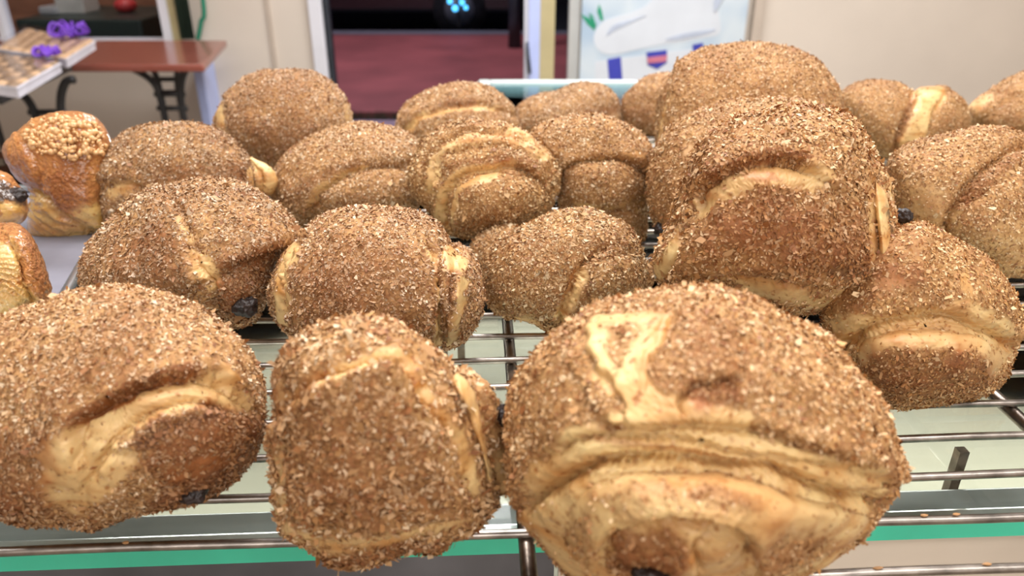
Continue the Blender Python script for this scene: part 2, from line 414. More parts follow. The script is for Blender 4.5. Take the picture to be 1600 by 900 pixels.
def bun(key, outline, label, feats=(), lobes=(), choc=(), res=1.0, dens=.75, size=.0019, tone=1.0, group='crumb topped chocolate buns on the wire rack',
        name='chocolate_bun', cat='bun', material=None, coat='crumb_coating', **kw):
    seed = sum(ord(ch)*(i+3) for i, ch in enumerate(key))
    S = Shape(outline, **kw); BUNS[key] = S
    nth = int(300*res); nph = int(170*res)
    th = np.linspace(-math.pi, math.pi, nth, endpoint=False); u = np.linspace(0.004, 1, nph)
    ph = u*math.pi*.998
    PH, TH = np.meshgrid(ph, th, indexing='ij')
    px, py, dep = S.param(TH.ravel(), PH.ravel())
    r = ray(px, py); t = (S.zb-CAMZ)/r[:, 2]; dep = np.where(dep*r[:, 2]+CAMZ < S.zb, np.minimum(dep, t), dep)
    mt = material or M_DOUGH
    V, Fq, bare, brown, burn = surface(S, px, py, dep, nth, nph, feats, seed)
    base = np.array([V[:, 0].mean(), V[:, 1].mean(), V[:, 2].min()])
    root = empty(name, base, label, cat, group)
    body_mesh('pastry_dough', V, Fq, bare, brown, burn, root, base, mt)
    allv = [(V, Fq, bare, np.clip(brown+burn*.6, 0, 1.35))]
    for i, lb in enumerate(lobes):
        out, D, lf = lb['o'], lb['D']*1e-3, lb.get('f', ())
        L = Shape(out, center=lb.get('c'), depth=1.0); L.p = lb.get('p', 2.6)
        sc_ = .62*res if not lb.get('hi') else res
        n1, n2 = int(220*sc_), int(120*sc_)
        th = np.linspace(-math.pi, math.pi, n1, endpoint=False); ph = np.linspace(.006, math.pi*.996, n2)
        PH, TH = np.meshgrid(ph, th, indexing='ij'); ph_ = PH.ravel()
        sn = np.sin(ph_); c = np.maximum(0, 1-sn**L.p)**.5*np.sign(np.cos(ph_)); rr = L.rad(TH.ravel())*sn
        lx = L.c[0]+np.cos(TH.ravel())*rr; ly = L.c[1]+np.sin(TH.ravel())*rr
        base_d = S.front(lx, ly)+lb.get('sink', 2.0)*1e-3+D*.12
        ld = base_d-np.where(c > 0, c*D*1.25, c*D*.45)
        rz = ray(lx, ly)[:, 2]; tt = (S.zb-CAMZ)/rz; ld = np.minimum(ld, tt)
        S2 = L; S2.t0 = S.t0; S2.zb = S.zb
        LV, LF, lba, lbr, lbu = surface(S2, lx, ly, ld, n1, n2, lf, seed+50+i)
        body_mesh('rolled_fold', LV, LF, lba, lbr, lbu, root, base, mt)
        allv.append((LV, LF, lba, np.clip(lbr+lbu*.6, 0, 1.35)))
    if coat:
        offs = 0; VV = []; FF = []; BB = []; RR = []
        for (v, f, b_, r_) in allv:
            VV.append(v); FF.append(f+offs); BB.append(b_); RR.append(r_); offs += len(v)
        fl = flakes(coat, np.concatenate(VV), np.concatenate(FF), np.concatenate(BB), np.concatenate(RR), dens, size, root, base, TONE.get(key, tone), seed)
        if fl: fl['kind'] = 'stuff'
    for (cx, cy, rx, ry, outm) in choc:
        p = S.pt(cx, cy, -.003+outm*1e-3); bm = bmesh.new(); bmesh.ops.create_icosphere(bm, subdivisions=4, radius=1)
        m = S.t0/F
        A = np.array([v.co[:] for v in bm.verts]); nz = vnoise(A*.01, 180, seed)*.25+vnoise(A*.01, 500, seed)*.16+vnoise(A*.01, 1100, seed)*.08
        for v, q in zip(bm.verts, nz):
            v.co = Vector(((v.co.x)*rx*m*(1+q), v.co.y*max(rx, ry)*m*(1+q), v.co.z*ry*m*(1+q)))+Vector(p)
        ob = bm_obj('chocolate_filling', bm, M_CHOC, root, True); ob['label'] = 'dark baked chocolate end'
    return root

# ------------------------------------------------------------------ setting
M_WALL = mat('cream_wall_panel', (.74, .65, .56), .55, var=.04, scale=3)
M_WALLD = mat('wall_seam_and_shadow', (.55, .46, .38), .6, var=.05)
M_FLOOR = mat('grey_brown_floor', (.30, .25, .20), .5, var=.1, scale=5)
M_CEIL = mat('white_ceiling', (.8, .8, .78), .8, var=.03)
M_WHITEFR = mat('white_lacquered_frame', (.78, .78, .84), .35, var=.03)
M_LILAC = mat('blue_white_aluminium', (.52, .60, .95), .3, var=.04)
M_GOLD = mat('pale_gold_aluminium', (.52, .44, .24), .35, var=.06)
M_DARK = mat('dark_frame', (.03, .035, .045), .4, var=.2)
M_IRON = mat('black_wrought_iron', (.02, .019, .02), .45, var=.3)
M_STEEL = mat('browned_rack_steel', (.34, .30, .27), .34, 1.0, var=.45, scale=90, bumpd=.0004)
M_STEELD = mat('dark_rack_steel', (.20, .165, .14), .32, 1.0, var=.5, scale=120, bumpd=.0005)
M_ALU = mat('brushed_aluminium', (.50, .54, .57), .28, .9, var=.06, scale=40, stretch=(1, 40, 40))
M_WINGLASS = glass_mat('window_glass', (.9, .92, .95, 1), .04)
M_SHELFGLASS = glass_mat('counter_glass', (.97, .98, .95, 1), .12, .03)

def struct(name, lo, hi, m, bevel=0):
    bm = bmesh.new(); box(bm, lo, hi); o = bm_obj(name, bm, m, bevel=bevel); o['kind'] = 'structure'; return o
YW = 3.4
struct('floor', (-3.2, -2.0, -.1), (3.2, YW+.2, 0), M_FLOOR)
struct('ceiling', (-3.2, -2.0, 2.7), (3.2, YW+.2, 2.8), M_CEIL)
struct('wall_left', (-3.3, -2.0, 0), (-3.2, YW+.2, 2.7), M_WALL)
struct('wall_right', (3.2, -2.0, 0), (3.3, YW+.2, 2.7), M_WALL)
struct('wall_rear', (-3.3, -2.1, 0), (3.3, -2.0, 2.7), M_WALL)
# back wall: window opening, door opening, then panel wall
xa = at_y(270, 40, YW).x; wz = at_y(200, 66, YW).z; xd0 = at_y(512, 90, YW).x; xd1 = at_y(893, 60, YW).x
bm = bmesh.new()
box(bm, (-3.3, YW, 0), (xa, YW+.12, wz)); box(bm, (-3.3, YW, 1.9), (xa, YW+.12, 2.7))
box(bm, (xa, YW, 0), (xd0, YW+.12, 2.7)); box(bm, (xd0, YW, 2.15), (xd1, YW+.12, 2.7)); box(bm, (xd1, YW, 0), (3.3, YW+.12, 2.7))
o = bm_obj('wall_back', bm, M_WALL); o['kind'] = 'structure'
# shallow pilaster left of the door and its seam
xs = at_y(424, 60, YW).x
struct('trim_1', (xs-.004, YW-.012, 0), (xs+.012, YW+.001, 2.7), M_WALLD)
struct('trim_2', (xd0-.055, YW-.03, 0), (xd0, YW+.121, 2.2), M_WHITEFR, .004)
xr = at_y(1172, 30, YW).x
struct('trim_3', (xr, YW-.05, 0), (xr+.035, YW+.001, 2.7), M_WALLD)  # darker colour stands for the shadow strip beside the poster
x3 = at_y(320, 140, YW-.1).x
struct('trim_4', (x3-.02, YW-.14, 0), (x3+.02, YW+.001, wz-.04), M_LILAC, .004)

# window over the table (left)
wr = bpy.data.objects.new('window_1', None); C.objects.link(wr); wr.location = (xa-1, YW, wz); wr['kind'] = 'structure'
bm = bmesh.new(); box(bm, (-3.2, YW-.03, wz-.012), (xa, YW+.06, wz+.012)); box(bm, (xa-.035, YW-.03, wz+.012), (xa, YW+.06, 1.9))
box(bm, (at_y(2, 30, YW).x-.012, YW-.02, wz+.012), (at_y(2, 30, YW).x+.012, YW+.05, 1.9))
bm_obj('window_frame', bm, M_WHITEFR, wr)
bm = bmesh.new(); box(bm, (-3.2, YW+.02, wz+.012), (xa-.035, YW+.026, 1.9)); bm_obj('window_pane', bm, M_WINGLASS, wr)
bm = bmesh.new(); box(bm, (xa, YW-.02, wz-.02), (xa+.03, YW+.001, 1.95)); bm_obj('window_casing', bm, M_GOLD, wr)
# room behind that window
M_WOOD = mat('reddish_wood_panel', (.36, .16, .09), .5, var=.35, scale=4, stretch=(1, 1, 6))
struct('wall_kitchen', (-3.3, YW+1.1, 0), (xa+.1, YW+1.15, 2.7), M_WOOD)
struct('wall_partition', (xa+.0, YW+.12, 0), (xa+.05, YW+1.1, 2.7), M_WOOD)
bm = bmesh.new(); p = at_y(35, 42, YW+.45); p2 = at_y(226, 30, YW+.45)
box(bm, (p.x, YW+.4, 0), (p2.x, YW+1.0, p2.z+.005)); o = bm_obj('counter_unit', bm, mat('dark_green_laminate', (.02, .035, .03), .4), bevel=.01)
tag(o, 'dark green counter unit seen through the window above the table', 'counter')
bm = bmesh.new(); p = at_y(123, 28, YW+.7); box(bm, (p.x-.06, YW+.62, p2.z+.005), (p.x+.08, YW+.78, p2.z+.13)); o = bm_obj('storage_box', bm, mat('pale_card', (.6, .58, .52), .6), bevel=.006)
tag(o, 'pale box on the dark green counter behind the window', 'box')
bm = bmesh.new(); p = at_y(198, 18, YW+.7); bmesh.ops.create_uvsphere(bm, u_segments=24, v_segments=14, radius=.055)
for v in bm.verts: v.co.z *= .62; v.co += Vector((p.x, YW+.7, p2.z+.038))
o = bm_obj('red_bowl', bm, mat('red_enamel', (.55, .05, .05), .4), smooth=True); tag(o, 'round red bowl on the dark green counter behind the window', 'bowl')
bm = bmesh.new(); p = at_y(97, 20, YW+.7); box(bm, (p.x-.06, YW+.6, p2.z+.005), (p.x+.03, YW+.75, p2.z+.04)); o = bm_obj('serving_dish', bm, mat('grey_dish', (.42, .42, .42), .4), bevel=.008)
tag(o, 'low grey dish on the counter left of the red bowl', 'dish')
# dark green curtain and hanging green cord beside the window
xc0 = at_y(277, 30, YW-.05).x; xc1 = at_y(299, 30, YW-.05).x; bm = bmesh.new(); pts = []
N_ = 24
for i in range(N_+1):
    x = xc0+(xc1-xc0)*i/N_; pts.append((x, YW-.05+.012*math.sin(i*1.3), 0))
pts2 = [(x, y+.004, 0) for x, y, z in reversed(pts)]
zc = at_y(290, 61, YW-.05).z
prism(bm, [(x, y, zc) for x, y, z in pts+pts2], (0, 0, 1.2)); o = bm_obj('green_curtain', bm, mat('dark_green_cloth', (.03, .055, .035), .8), smooth=True)
tag(o, 'narrow dark green curtain hanging right of the window', 'curtain')
bm = bmesh.new(); a0 = at_y(309, 62, YW-.04); a1 = at_y(314, 35, YW-.04); a2 = at_y(317, 0, YW-.04)
tube(bm, smooth_curve([a0, a1, a2, a2+Vector((-.0, 0, .5))]), .009); o = bm_obj('hanging_cord', bm, mat('green_plastic', (.015, .22, .13), .4), smooth=True)
tag(o, 'thin green cord hanging on the wall right of the curtain', 'cord')

# glazed door to the street
dr = bpy.data.objects.new('door_1', None); C.objects.link(dr); dr.location = (xd0, YW, 0); dr['kind'] = 'structure'
q = lambda px: at_y(px, 60, YW).x
bm = bmesh.new(); box(bm, (q(508), YW+.02, 0), (q(516), YW+.06, 2.1)); box(bm, (q(508), YW+.02, 2.05), (q(830), YW+.06, 2.15)); bm_obj('door_frame', bm, M_DARK, dr)
bm = bmesh.new(); box(bm, (q(516), YW+.036, 0.02), (q(822), YW+.042, 2.05)); bm_obj('door_pane', bm, M_WINGLASS, dr)
bm = bmesh.new(); box(bm, (q(819), YW, 0), (q(826), YW+.05, 2.15)); bm_obj('door_edge', bm, M_WHITEFR, dr)
bm = bmesh.new(); box(bm, (q(826), YW-.03, 0), (q(843), YW+.05, 2.15)); bm_obj('door_stile', bm, M_LILAC, dr)
bm = bmesh.new(); box(bm, (q(843), YW-.02, 0), (q(866), YW+.05, 2.15)); bm_obj('door_post', bm, M_GOLD, dr)
bm = bmesh.new(); box(bm, (q(888), YW-.02, 0), (q(904), YW+.05, 2.15)); bm_obj('door_jamb', bm, mat('grey_white_frame', (.5, .5, .48), .4, var=.04), dr)
bm = bmesh.new(); box(bm, (q(866), YW+.02, 0), (q(888), YW+.026, 2.15)); bm_obj('side_pane', bm, M_WINGLASS, dr)
hp = at_y(824, 108, YW-.04)
bm = bmesh.new(); tube(bm, [hp+Vector((0, .04, .1)), hp+Vector((0, -.01, .07)), hp+Vector((.008, -.02, 0)), hp+Vector((.012, .04, -.03))], .008); bm_obj('door_handle', bm, M_DARK, dr, True)

# street outside
M_PAVE = mat('red_paving', (.34, .085, .08), .7, var=.25, scale=1.6, bumpd=.002)
struct('ground_road', (-8, YW+.2, -.25), (9, 20, -.151), mat('night_asphalt', (.03, .03, .035), .6, var=.3))
struct('ground_pavement', (-4, 5.2, -.15), (4.6, 8.9, 0), M_PAVE)
struct('ground_kerb', (-4, 8.9, -.15), (4.6, 9.15, .01), mat('kerb_stone', (.18, .17, .19), .7))
struct('ground_step', (-3.5, YW+.2, -.15), (3.5, 5.0, -.005), mat('pink_stone', (.40, .28, .33), .7))
struct('wall_street', (-9, 14, -.2), (9, 14.1, 5), mat('dark_facade', (.012, .01, .014), .8, var=.4, scale=1))
g = bmesh.new(); rr = random.Random(3)
for i in range(1500):
    x = rr.uniform(-2.2, .8); y = rr.uniform(5.0, 5.2); a = rr.uniform(0, 6.28); hgt = rr.uniform(.02, .05)
    dx, dy = math.cos(a)*.006, math.sin(a)*.006; lx, ly = rr.uniform(-.02, .02), rr.uniform(-.02, .02)
    g.faces.new([g.verts.new((x-dx, y-dy, -.15)), g.verts.new((x+dx, y+dy, -.15)), g.verts.new((x+lx, y+ly, hgt))])
o = bm_obj('grass_strip', g, mat('dark_grass', (.03, .10, .05), .7)); tag(o, 'strip of dark green grass between the step and the red paving outside', 'grass', kind='stuff')
# parked car beyond the kerb
cc = at_y(610, 10, 10.6); car = empty('parked_car', (cc.x, 10.4, -.15), 'black car parked beyond the red paving, seen through the glass door', 'car')
M_CAR = mat('black_car_paint', (.008, .008, .011), .3, var=.2, coat=1)
bm = bmesh.new(); prof = [(-1.9, .28), (-1.95, .7), (-1.5, .95), (-.9, 1.0), (-.4, 1.42), (.8, 1.45), (1.35, 1.0), (1.85, .9), (1.95, .6), (1.9, .28)]
prism(bm, [(cc.x-.25+a, 9.8, b-.15) for a, b in prof], (0, 1.6, 0)); bm_obj('car_body', bm, M_CAR, car, bevel=.05)
for wx in (-1.2, 1.2):
    for wy in (9.78, 11.2):
        bm = bmesh.new(); tube(bm, [(cc.x-.25+wx, wy, .17), (cc.x-.25+wx, wy+.2, .17)], .32, 28); wh = bm_obj('wheel', bm, M_IRON, car, True)
        bm = bmesh.new(); tube(bm, [(cc.x-.25+wx, wy-.01, .17), (cc.x-.25+wx, wy+.1, .17)], .18, 20)
        bm_obj('hubcap', bm, mat('dull_hubcap', (.22, .22, .24), .4, .5), wh, True)
M_BLUE = emis('blue_sign_light', (.10, .55, 1.0), 3.0)
sg = empty('blue_lights', at_y(716, 8, 9.5), 'cluster of small bright blue lamps glowing outside beyond the door', 'light')
for (x, y, r_) in ((703, 2, .03), (711, 13, .035), (722, 4, .03), (728, 12, .025), (718, -6, .03), (706, -10, .03)):
    bm = bmesh.new(); bmesh.ops.create_icosphere(bm, subdivisions=2, radius=r_); bmesh.ops.translate(bm, verts=bm.verts, vec=at_y(x, y, 9.5)); bm_obj('lamp_bulb', bm, M_BLUE, sg, True)
bm = bmesh.new(); pb = at_y(716, 8, 9.5); tube(bm, [(pb.x, 9.56, 0.0), (pb.x, 9.56, pb.z+.25)], .025); bm_obj('lamp_post', bm, M_IRON, sg)
bm = bmesh.new(); p0 = at_y(798, 50, 8.0); tube(bm, [(p0.x+.04, 8, 0), (p0.x+.04, 8, .25), (p0.x+.04, 8, 1.4)], [.07, .06, .055]); o = bm_obj('street_bollard', bm, M_DARK, smooth=True)
tag(o, 'dark post on the paving outside at the right edge of the door glass', 'bollard')

# poster
YP = YW-.05
def ppoly(bm, pts, y):
    prism(bm, [at_y(a, b, y) for a, b in pts], (0, .002, 0))
pr = empty('ice_cream_poster', at_y(1035, 110, YP), 'pale blue advertising poster with white swirl, green leaves and small blue flags', 'poster')
nt = NT('poster_print'); tc = nt.n('ShaderNodeTexCoord')
cP, hP = noise_ramp(nt, 3.2, [(.36, .50, .66), (.66, .74, .80), (.46, .60, .76)], 2)
nt.l(cP, nt.b.inputs['Base Color']); nt.b.inputs['Roughness'].default_value = .3; M_POST = nt.m
bm = bmesh.new(); a = at_y(904, 150, YP+.02); b = at_y(1166, 20, YP+.02); box(bm, (a.x, YP+.004, .45), (b.x, YP+.03, 1.5)); bm_obj('poster_board', bm, M_POST, pr)
M_PW = mat('poster_white', (.70, .74, .80), .35, var=.05, scale=6); M_PB = mat('poster_navy', (.05, .06, .42), .35); M_PG = mat('poster_green', (.02, .30, .16), .35)
M_PR = mat('poster_red', (.62, .20, .28), .35); M_PL = mat('poster_grey_blue', (.52, .58, .70), .35)
def pp(name, pts, m, y, sm=False):
    bm = bmesh.new()
    if sm: pts = [tuple(p) for p in spline_closed(pts, 60)]
    ppoly(bm, pts, y); return bm_obj(name, bm, m, pr)
pp('printed_swirl', [(935, 78), (928, 55), (945, 32), (985, 20), (1015, 4), (1040, -30), (1110, -30), (1120, 10), (1125, 50), (1095, 60), (1020, 72), (960, 85)], M_PW, YP+.0025, True)
pp('printed_swirl', [(948, 56), (958, 40), (990, 30), (1010, 24), (985, 36), (960, 48)], M_PL, YP, True)
pp('printed_swirl', [(1040, 62), (1070, 52), (1118, 46), (1100, 54), (1060, 62)], M_PL, YP, True)
pp('printed_leaf', [(907, 22), (920, 28), (932, 38), (929, 48), (918, 38)], M_PG, YP+.0025)
pp('printed_leaf', [(920, 20), (926, 24), (932, 40), (928, 42)], M_PG, YP)
pp('printed_leaf', [(936, 6), (940, 16), (943, 32), (938, 32), (933, 18)], M_PG, YP+.0025)
pp('printed_banner', [(930, 96), (1100, 74), (1100, 150), (930, 150)], M_PW, YP+.0025)
pp('printed_flag', [(949, 93), (970, 89), (973, 130), (952, 130)], M_PB, YP)
pp('printed_flag', [(1010, 82), (1042, 78), (1042, 98), (1027, 108), (1012, 102)], M_PB, YP)
pp('printed_flag', [(1082, 70), (1099, 67), (1098, 82), (1083, 82)], M_PB, YP)
pp('printed_emblem', [(1011, 90), (1043, 86), (1041, 96), (1012, 99)], M_PR, YP-.0025)
pp('printed_swirl', [(1118, -6), (1132, -10), (1124, 8), (1116, 18)], M_PL, YP-.0025, True)

# chest freezer with glass lid
zf = .92; YFz = (CAMZ-zf)/math.tan(PITCH+math.atan((124-450)/F))
fl_, fr_ = at_y(748, 126, YFz).x, at_y(1012, 126, YFz).x
fz = empty('glass_top_freezer', ((fl_+fr_)/2, YFz-.3, 0), 'low freezer with white rimmed glass lid behind the buns', 'freezer')
M_RIM = mat('pale_green_white_rim', (.62, .68, .66), .3, var=.03)
bm = bmesh.new(); lo = (fl_, YFz-.50, zf-.09); 
for (a, b) in (((fl_, YFz-.50), (fl_+.022, YFz)), ((fr_-.022, YFz-.50), (fr_, YFz)), ((fl_+.022, YFz-.022), (fr_-.022, YFz)), ((fl_+.022, YFz-.50), (fr_-.022, YFz-.48))):
    box(bm, (a[0], a[1], zf-.014), (b[0], b[1], zf))
bm_obj('lid_frame', bm, M_RIM, fz, bevel=.003)
bm = bmesh.new(); box(bm, (fl_+.022, YFz-.48, zf-.010), (fr_-.022, YFz-.022, zf-.005)); bm_obj('lid_glass', bm, glass_mat('lid_glass', (.75, .88, .9, 1), .2), fz)
bm = bmesh.new()
box(bm, (fl_+.004, YFz-.496, .0), (fl_+.02, YFz-.004, zf-.014)); box(bm, (fr_-.02, YFz-.496, 0), (fr_-.004, YFz-.004, zf-.014))
box(bm, (fl_+.02, YFz-.02, 0), (fr_-.02, YFz-.004, zf-.014)); box(bm, (fl_+.02, YFz-.496, 0), (fr_-.02, YFz-.48, zf-.014)); box(bm, (fl_+.02, YFz-.48, 0), (fr_-.02, YFz-.02, .4))
bm_obj('cabinet', bm, mat('freezer_blue_white', (.66, .72, .80), .4, var=.08), fz)

# red-brown table by the window and black iron legs
TZ = .75
def tq(px, py): return at_z(px, py, TZ)
tr = tq(318, 101); tb = tq(354, 63)
tbl = empty('cafe_table', (tr.x-.6, (tr.y+tb.y)/2, 0), 'long red-brown topped table on black iron legs under the window', 'table')
M_TOP = mat('red_brown_laminate', (.30, .085, .06), .25, var=.1, scale=5, coat=.3)
bm = bmesh.new(); prism(bm, [tr, tb, (tb.x-1.9, tb.y, TZ), (tr.x-1.8, tr.y, TZ)], (0, 0, -.025)); bm_obj('table_top', bm, M_TOP, tbl, bevel=.006)
def iron_leg(px0, parent, dy=0.0, z0=TZ-.025, yy=None):
    y0 = yy or (tr.y+.12+dy); bmx = bmesh.new(); cx = at_y(px0, 130, y0).x
    for s in (-1, 1):
        pts = [(cx+s*.115*(1.45 if s < 0 else .9), y0, z0-.004), (cx+s*.085*(1.3 if s < 0 else .9), y0, z0-.012), (cx+s*.05, y0, z0-.06), (cx+s*.036, y0, z0-.14), (cx+s*.036, y0, z0-.3), (cx+s*.036, y0, .06), (cx+s*.07, y0, .015), (cx+s*.16, y0, .009)]
        tube(bmx, smooth_curve(pts, 6), .012, 10)
    lg = bm_obj('iron_leg', bmx, M_IRON, parent, True)
    for zz in (z0-.10, z0-.15):
        b2 = bmesh.new(); tube(b2, [(cx-.055, y0, zz), (cx+.055, y0, zz)], .009, 10); bm_obj('leg_collar', b2, M_IRON, lg, True)
    return lg
iron_leg(262, tbl); iron_leg(-40, tbl)
iron_leg(262, tbl, .28)
# nearer dark table at the far left with two clear packs of biscuits
dz = .80; e0 = at_z(0, 152, dz); e1 = at_z(112, 100, dz)
dt = empty('dark_table', (e0.x-.2, e0.y+.3, 0), 'dark small table at the far left holding the plastic biscuit packs', 'table')
bm = bmesh.new(); prism(bm, [e0, e1, e1+Vector((-.9, .25, 0)), e0+Vector((-.9, .25, 0))], (0, 0, -.02)); bm_obj('table_top', bm, mat('black_green_top', (.03, .035, .035), .35), dt, bevel=.004)
iron_leg(62, dt, z0=dz-.02, yy=(e0.y+e1.y)/2+.12)
M_PLAST = glass_mat('clear_plastic', (.98, .98, .99, 1), .05, .12, .25); M_TRAYW = mat('white_plastic_tray', (.72, .70, .78), .35); M_PURP = mat('purple_ribbon', (.22, .07, .62), .4)
M_BISC = mat('golden_biscuit', (.60, .38, .22), .6, var=.2, scale=60); M_BISD = mat('cocoa_biscuit', (.30, .20, .13), .6, var=.3, scale=60)
def pack(pxs, label, cocoa, zt, bow):
    A, B, Cc, D_ = [at_z(x, y, zt) for x, y in pxs]
    root = empty('biscuit_pack', (A+B+Cc+D_)/4-Vector((0, 0, .03)), label, 'biscuit pack')
    bm = bmesh.new(); prism(bm, [A, B, Cc, D_], (0, 0, -.022)); bmesh.ops.delete(bm, geom=[f for f in bm.faces if f.calc_center_median().z > A.z-.001], context='FACES'); o = bm_obj('tray', bm, M_TRAYW, root)
    sol = o.modifiers.new('wall', 'SOLIDIFY'); sol.thickness = .004
    bm = bmesh.new(); tube(bm, [A, B, Cc, D_, A], .004, 8); bm_obj('tray_rim', bm, M_TRAYW, root)
    rr = random.Random(len(label))
    gcount = 0
    for i in range(6):
        for j in range(7):
            u = (i+.5)/6; v = (j+.5)/7; P = A.lerp(B, u).lerp(D_.lerp(Cc, u), v)+Vector((0, 0, -.001))
            bm = bmesh.new(); bmesh.ops.create_uvsphere(bm, u_segments=12, v_segments=7, radius=.021*(.85+.3*rr.random()))
            for vv in bm.verts: vv.co.z *= .55; vv.co += P
            o = bm_obj('biscuit', bm, M_BISD if (cocoa and (i+j) % 2) else M_BISC, None, True)
            off = P.copy(); o.data.transform(Matrix.Translation(-off)); o.location = off
            tag(o, 'small round biscuit in the '+('nearer' if cocoa else 'farther')+' clear pack on the dark table', 'biscuit', 'biscuits in the '+('nearer' if cocoa else 'farther')+' pack')
    bm = bmesh.new(); prism(bm, [q_+Vector((0, 0, .016)) for q_ in (A, B, Cc, D_)], (0, 0, .002)); bm_obj('clear_lid', bm, M_PLAST, root)
    bm = bmesh.new(); q0 = at_z(bow[0], bow[1], zt+.02)
    for k in range(15):
        a = k*2.3; R_ = bow[2]*(.6+.5*((k*7) % 5)/4)
        tube(bm, smooth_curve([q0, q0+Vector((R_*.7*math.cos(a), R_*.7*math.sin(a), R_*.6)), q0+Vector((R_*math.cos(a+.5), R_*math.sin(a+.5), .004)), q0], 5), .0035, 6)
    bm_obj('ribbon_bow', bm, M_PURP, root, True)
pack([(-95, 122), (26, 139), (94, 100), (-15, 84)], 'clear pack of pale and cocoa biscuits on the dark table, nearer of the two', True, dz+.035, (76, 86, .035))
pack([(-5, 78), (103, 94), (148, 66), (40, 46)], 'clear pack of golden biscuits with a purple bow, farther of the two', False, dz+.036, (112, 54, .06))

# ------------------------------------------------------------------ counter, glass shelf and rack
YAW = math.radians(2.7); ex = Vector((math.cos(YAW), math.sin(YAW), 0)); ey = Vector((-math.sin(YAW), math.cos(YAW), 0))
def rk(u, v, z): return ex*u+ey*v+Vector((0, 0, z))
def rbox(bm, u0, u1, v0, v1, z0, z1):
    vs = box(bm, (u0, v0, z0), (u1, v1, z1))
    for v in vs: v.co = rk(v.co.x, v.co.y, v.co.z)
def robj(name, args, m, parent=None, bevel=0):
    bm = bmesh.new(); rbox(bm, *args); return bm_obj(name, bm, m, parent, bevel=bevel)
gz = RZ-.026
def v_of(py, z, px=800):
    p = at_z(px, py, z); return p.dot(ey)
vg = v_of(840, gz)
counter = empty('display_counter', rk(0, .6, 0), 'glass topped bakery display counter with aluminium rail and green glass edge', 'counter')
M_GEDGE = mat('green_glass_edge', (.05, .58, .38), .25, var=.12, scale=20); M_GEDGE.node_tree.nodes['Principled BSDF'].inputs['Coat Weight'].default_value = .5
robj('glass_top', (-.75, .85, vg+.0035, .88, gz-.008, gz), M_SHELFGLASS, counter)
robj('green_glass_edge', (-.75, .85, vg, vg+.0035, gz-.009, gz), M_GEDGE, counter)
robj('front_rail', (-.75, .85, vg+.006, vg+.020, gz-.022, gz-.010), M_ALU, counter, .002)
robj('rail_channel', (-.75, .85, vg+.024, vg+.042, gz-.024, gz-.018), mat('dull_grey_channel', (.20, .22, .23), .35, .6), counter, .002)
M_SHELF = mat('cream_enamel_shelf', (.42, .42, .35), .4, var=.05, scale=4)
robj('inner_shelf', (-.75, .85, vg+.04, .9, gz-.075, gz-.068), M_SHELF, counter)
robj('back_panel', (-.75, .85, .90, .92, .0, gz-.045), M_ALU, counter)
robj('side_panel', (-.77, -.75, vg+.03, .90, 0, gz-.009), M_ALU, counter); robj('side_panel', (.85, .87, vg+.03, .90, 0, gz-.009), M_ALU, counter)
robj('base_cabinet', (-.75, .85, vg+.04, .9, 0, gz-.078), M_SHELF, counter)
for u in (-.028, -.016): robj('reflection_bar', (u, u+.005, .46, .465, gz-.068, gz-.008), M_STEELD, counter)  # thin dark bars stand for lines reflected in the glass
robj('reflection_bar', (.20, .205, .30, .305, gz-.068, gz-.008), M_STEELD, counter); robj('reflection_bar', (.24, .245, .30, .305, gz-.068, gz-.008), M_STEELD, counter)  # likewise bars in place of the dark diagonal reflections at the right
robj('steel_front_panel', (-.75, .030, vg+.0025, vg+.0050, gz-.30, gz-.0095), mat('dark_brushed_steel', (.17, .18, .21), .32, .85, var=.45, scale=14), counter)
robj('cream_front_panel', (.032, .85, vg+.0025, vg+.0050, gz-.30, gz-.0095), mat('cream_laminate', (.66, .57, .47), .45, var=.06), counter)

rack = empty('wire_cooling_rack', rk(.05, .5, RZ), 'large stained steel wire cooling rack carrying the crumb topped buns', 'cooling rack')
wr_ = .0018; v1 = v_of(829, RZ); sp_w = .0252
for n in range(0, 25):
    v = v1+(n-1)*sp_w; bm = bmesh.new(); z = RZ-wr_
    pts = [rk(-.55+1.15*i/60, v, z+.0003*math.sin(i*.9+n)) for i in range(61)]
    u0 = -.55
    if v > .37: pts = [p for p in pts if p.dot(ex) > -.25]
    tube(bm, pts, wr_, 10); o = bm_obj('rack_wire', bm, M_STEEL, rack, True)
for u in (at_z(799, 560, RZ).dot(ex), at_z(1572, 612, RZ).dot(ex), -.246, .58):
    bm = bmesh.new(); tube(bm, [rk(u, .115, RZ-2*wr_-.0032+.0002), rk(u, .3, RZ-2*wr_-.003), rk(u, .84, RZ-2*wr_-.003)], .0032, 12); bm_obj('cross_bar', bm, M_STEELD, rack, True)
for (u, v) in ((-.246, .8), (.58, .8), (-.246, .4), (.58, .4), (at_z(799, 560, RZ).dot(ex), .8)):
    bm = bmesh.new(); tube(bm, [rk(u, v, gz), rk(u, v, RZ-.009)], .003, 10); bm_obj('rack_foot', bm, M_STEELD, rack, True)

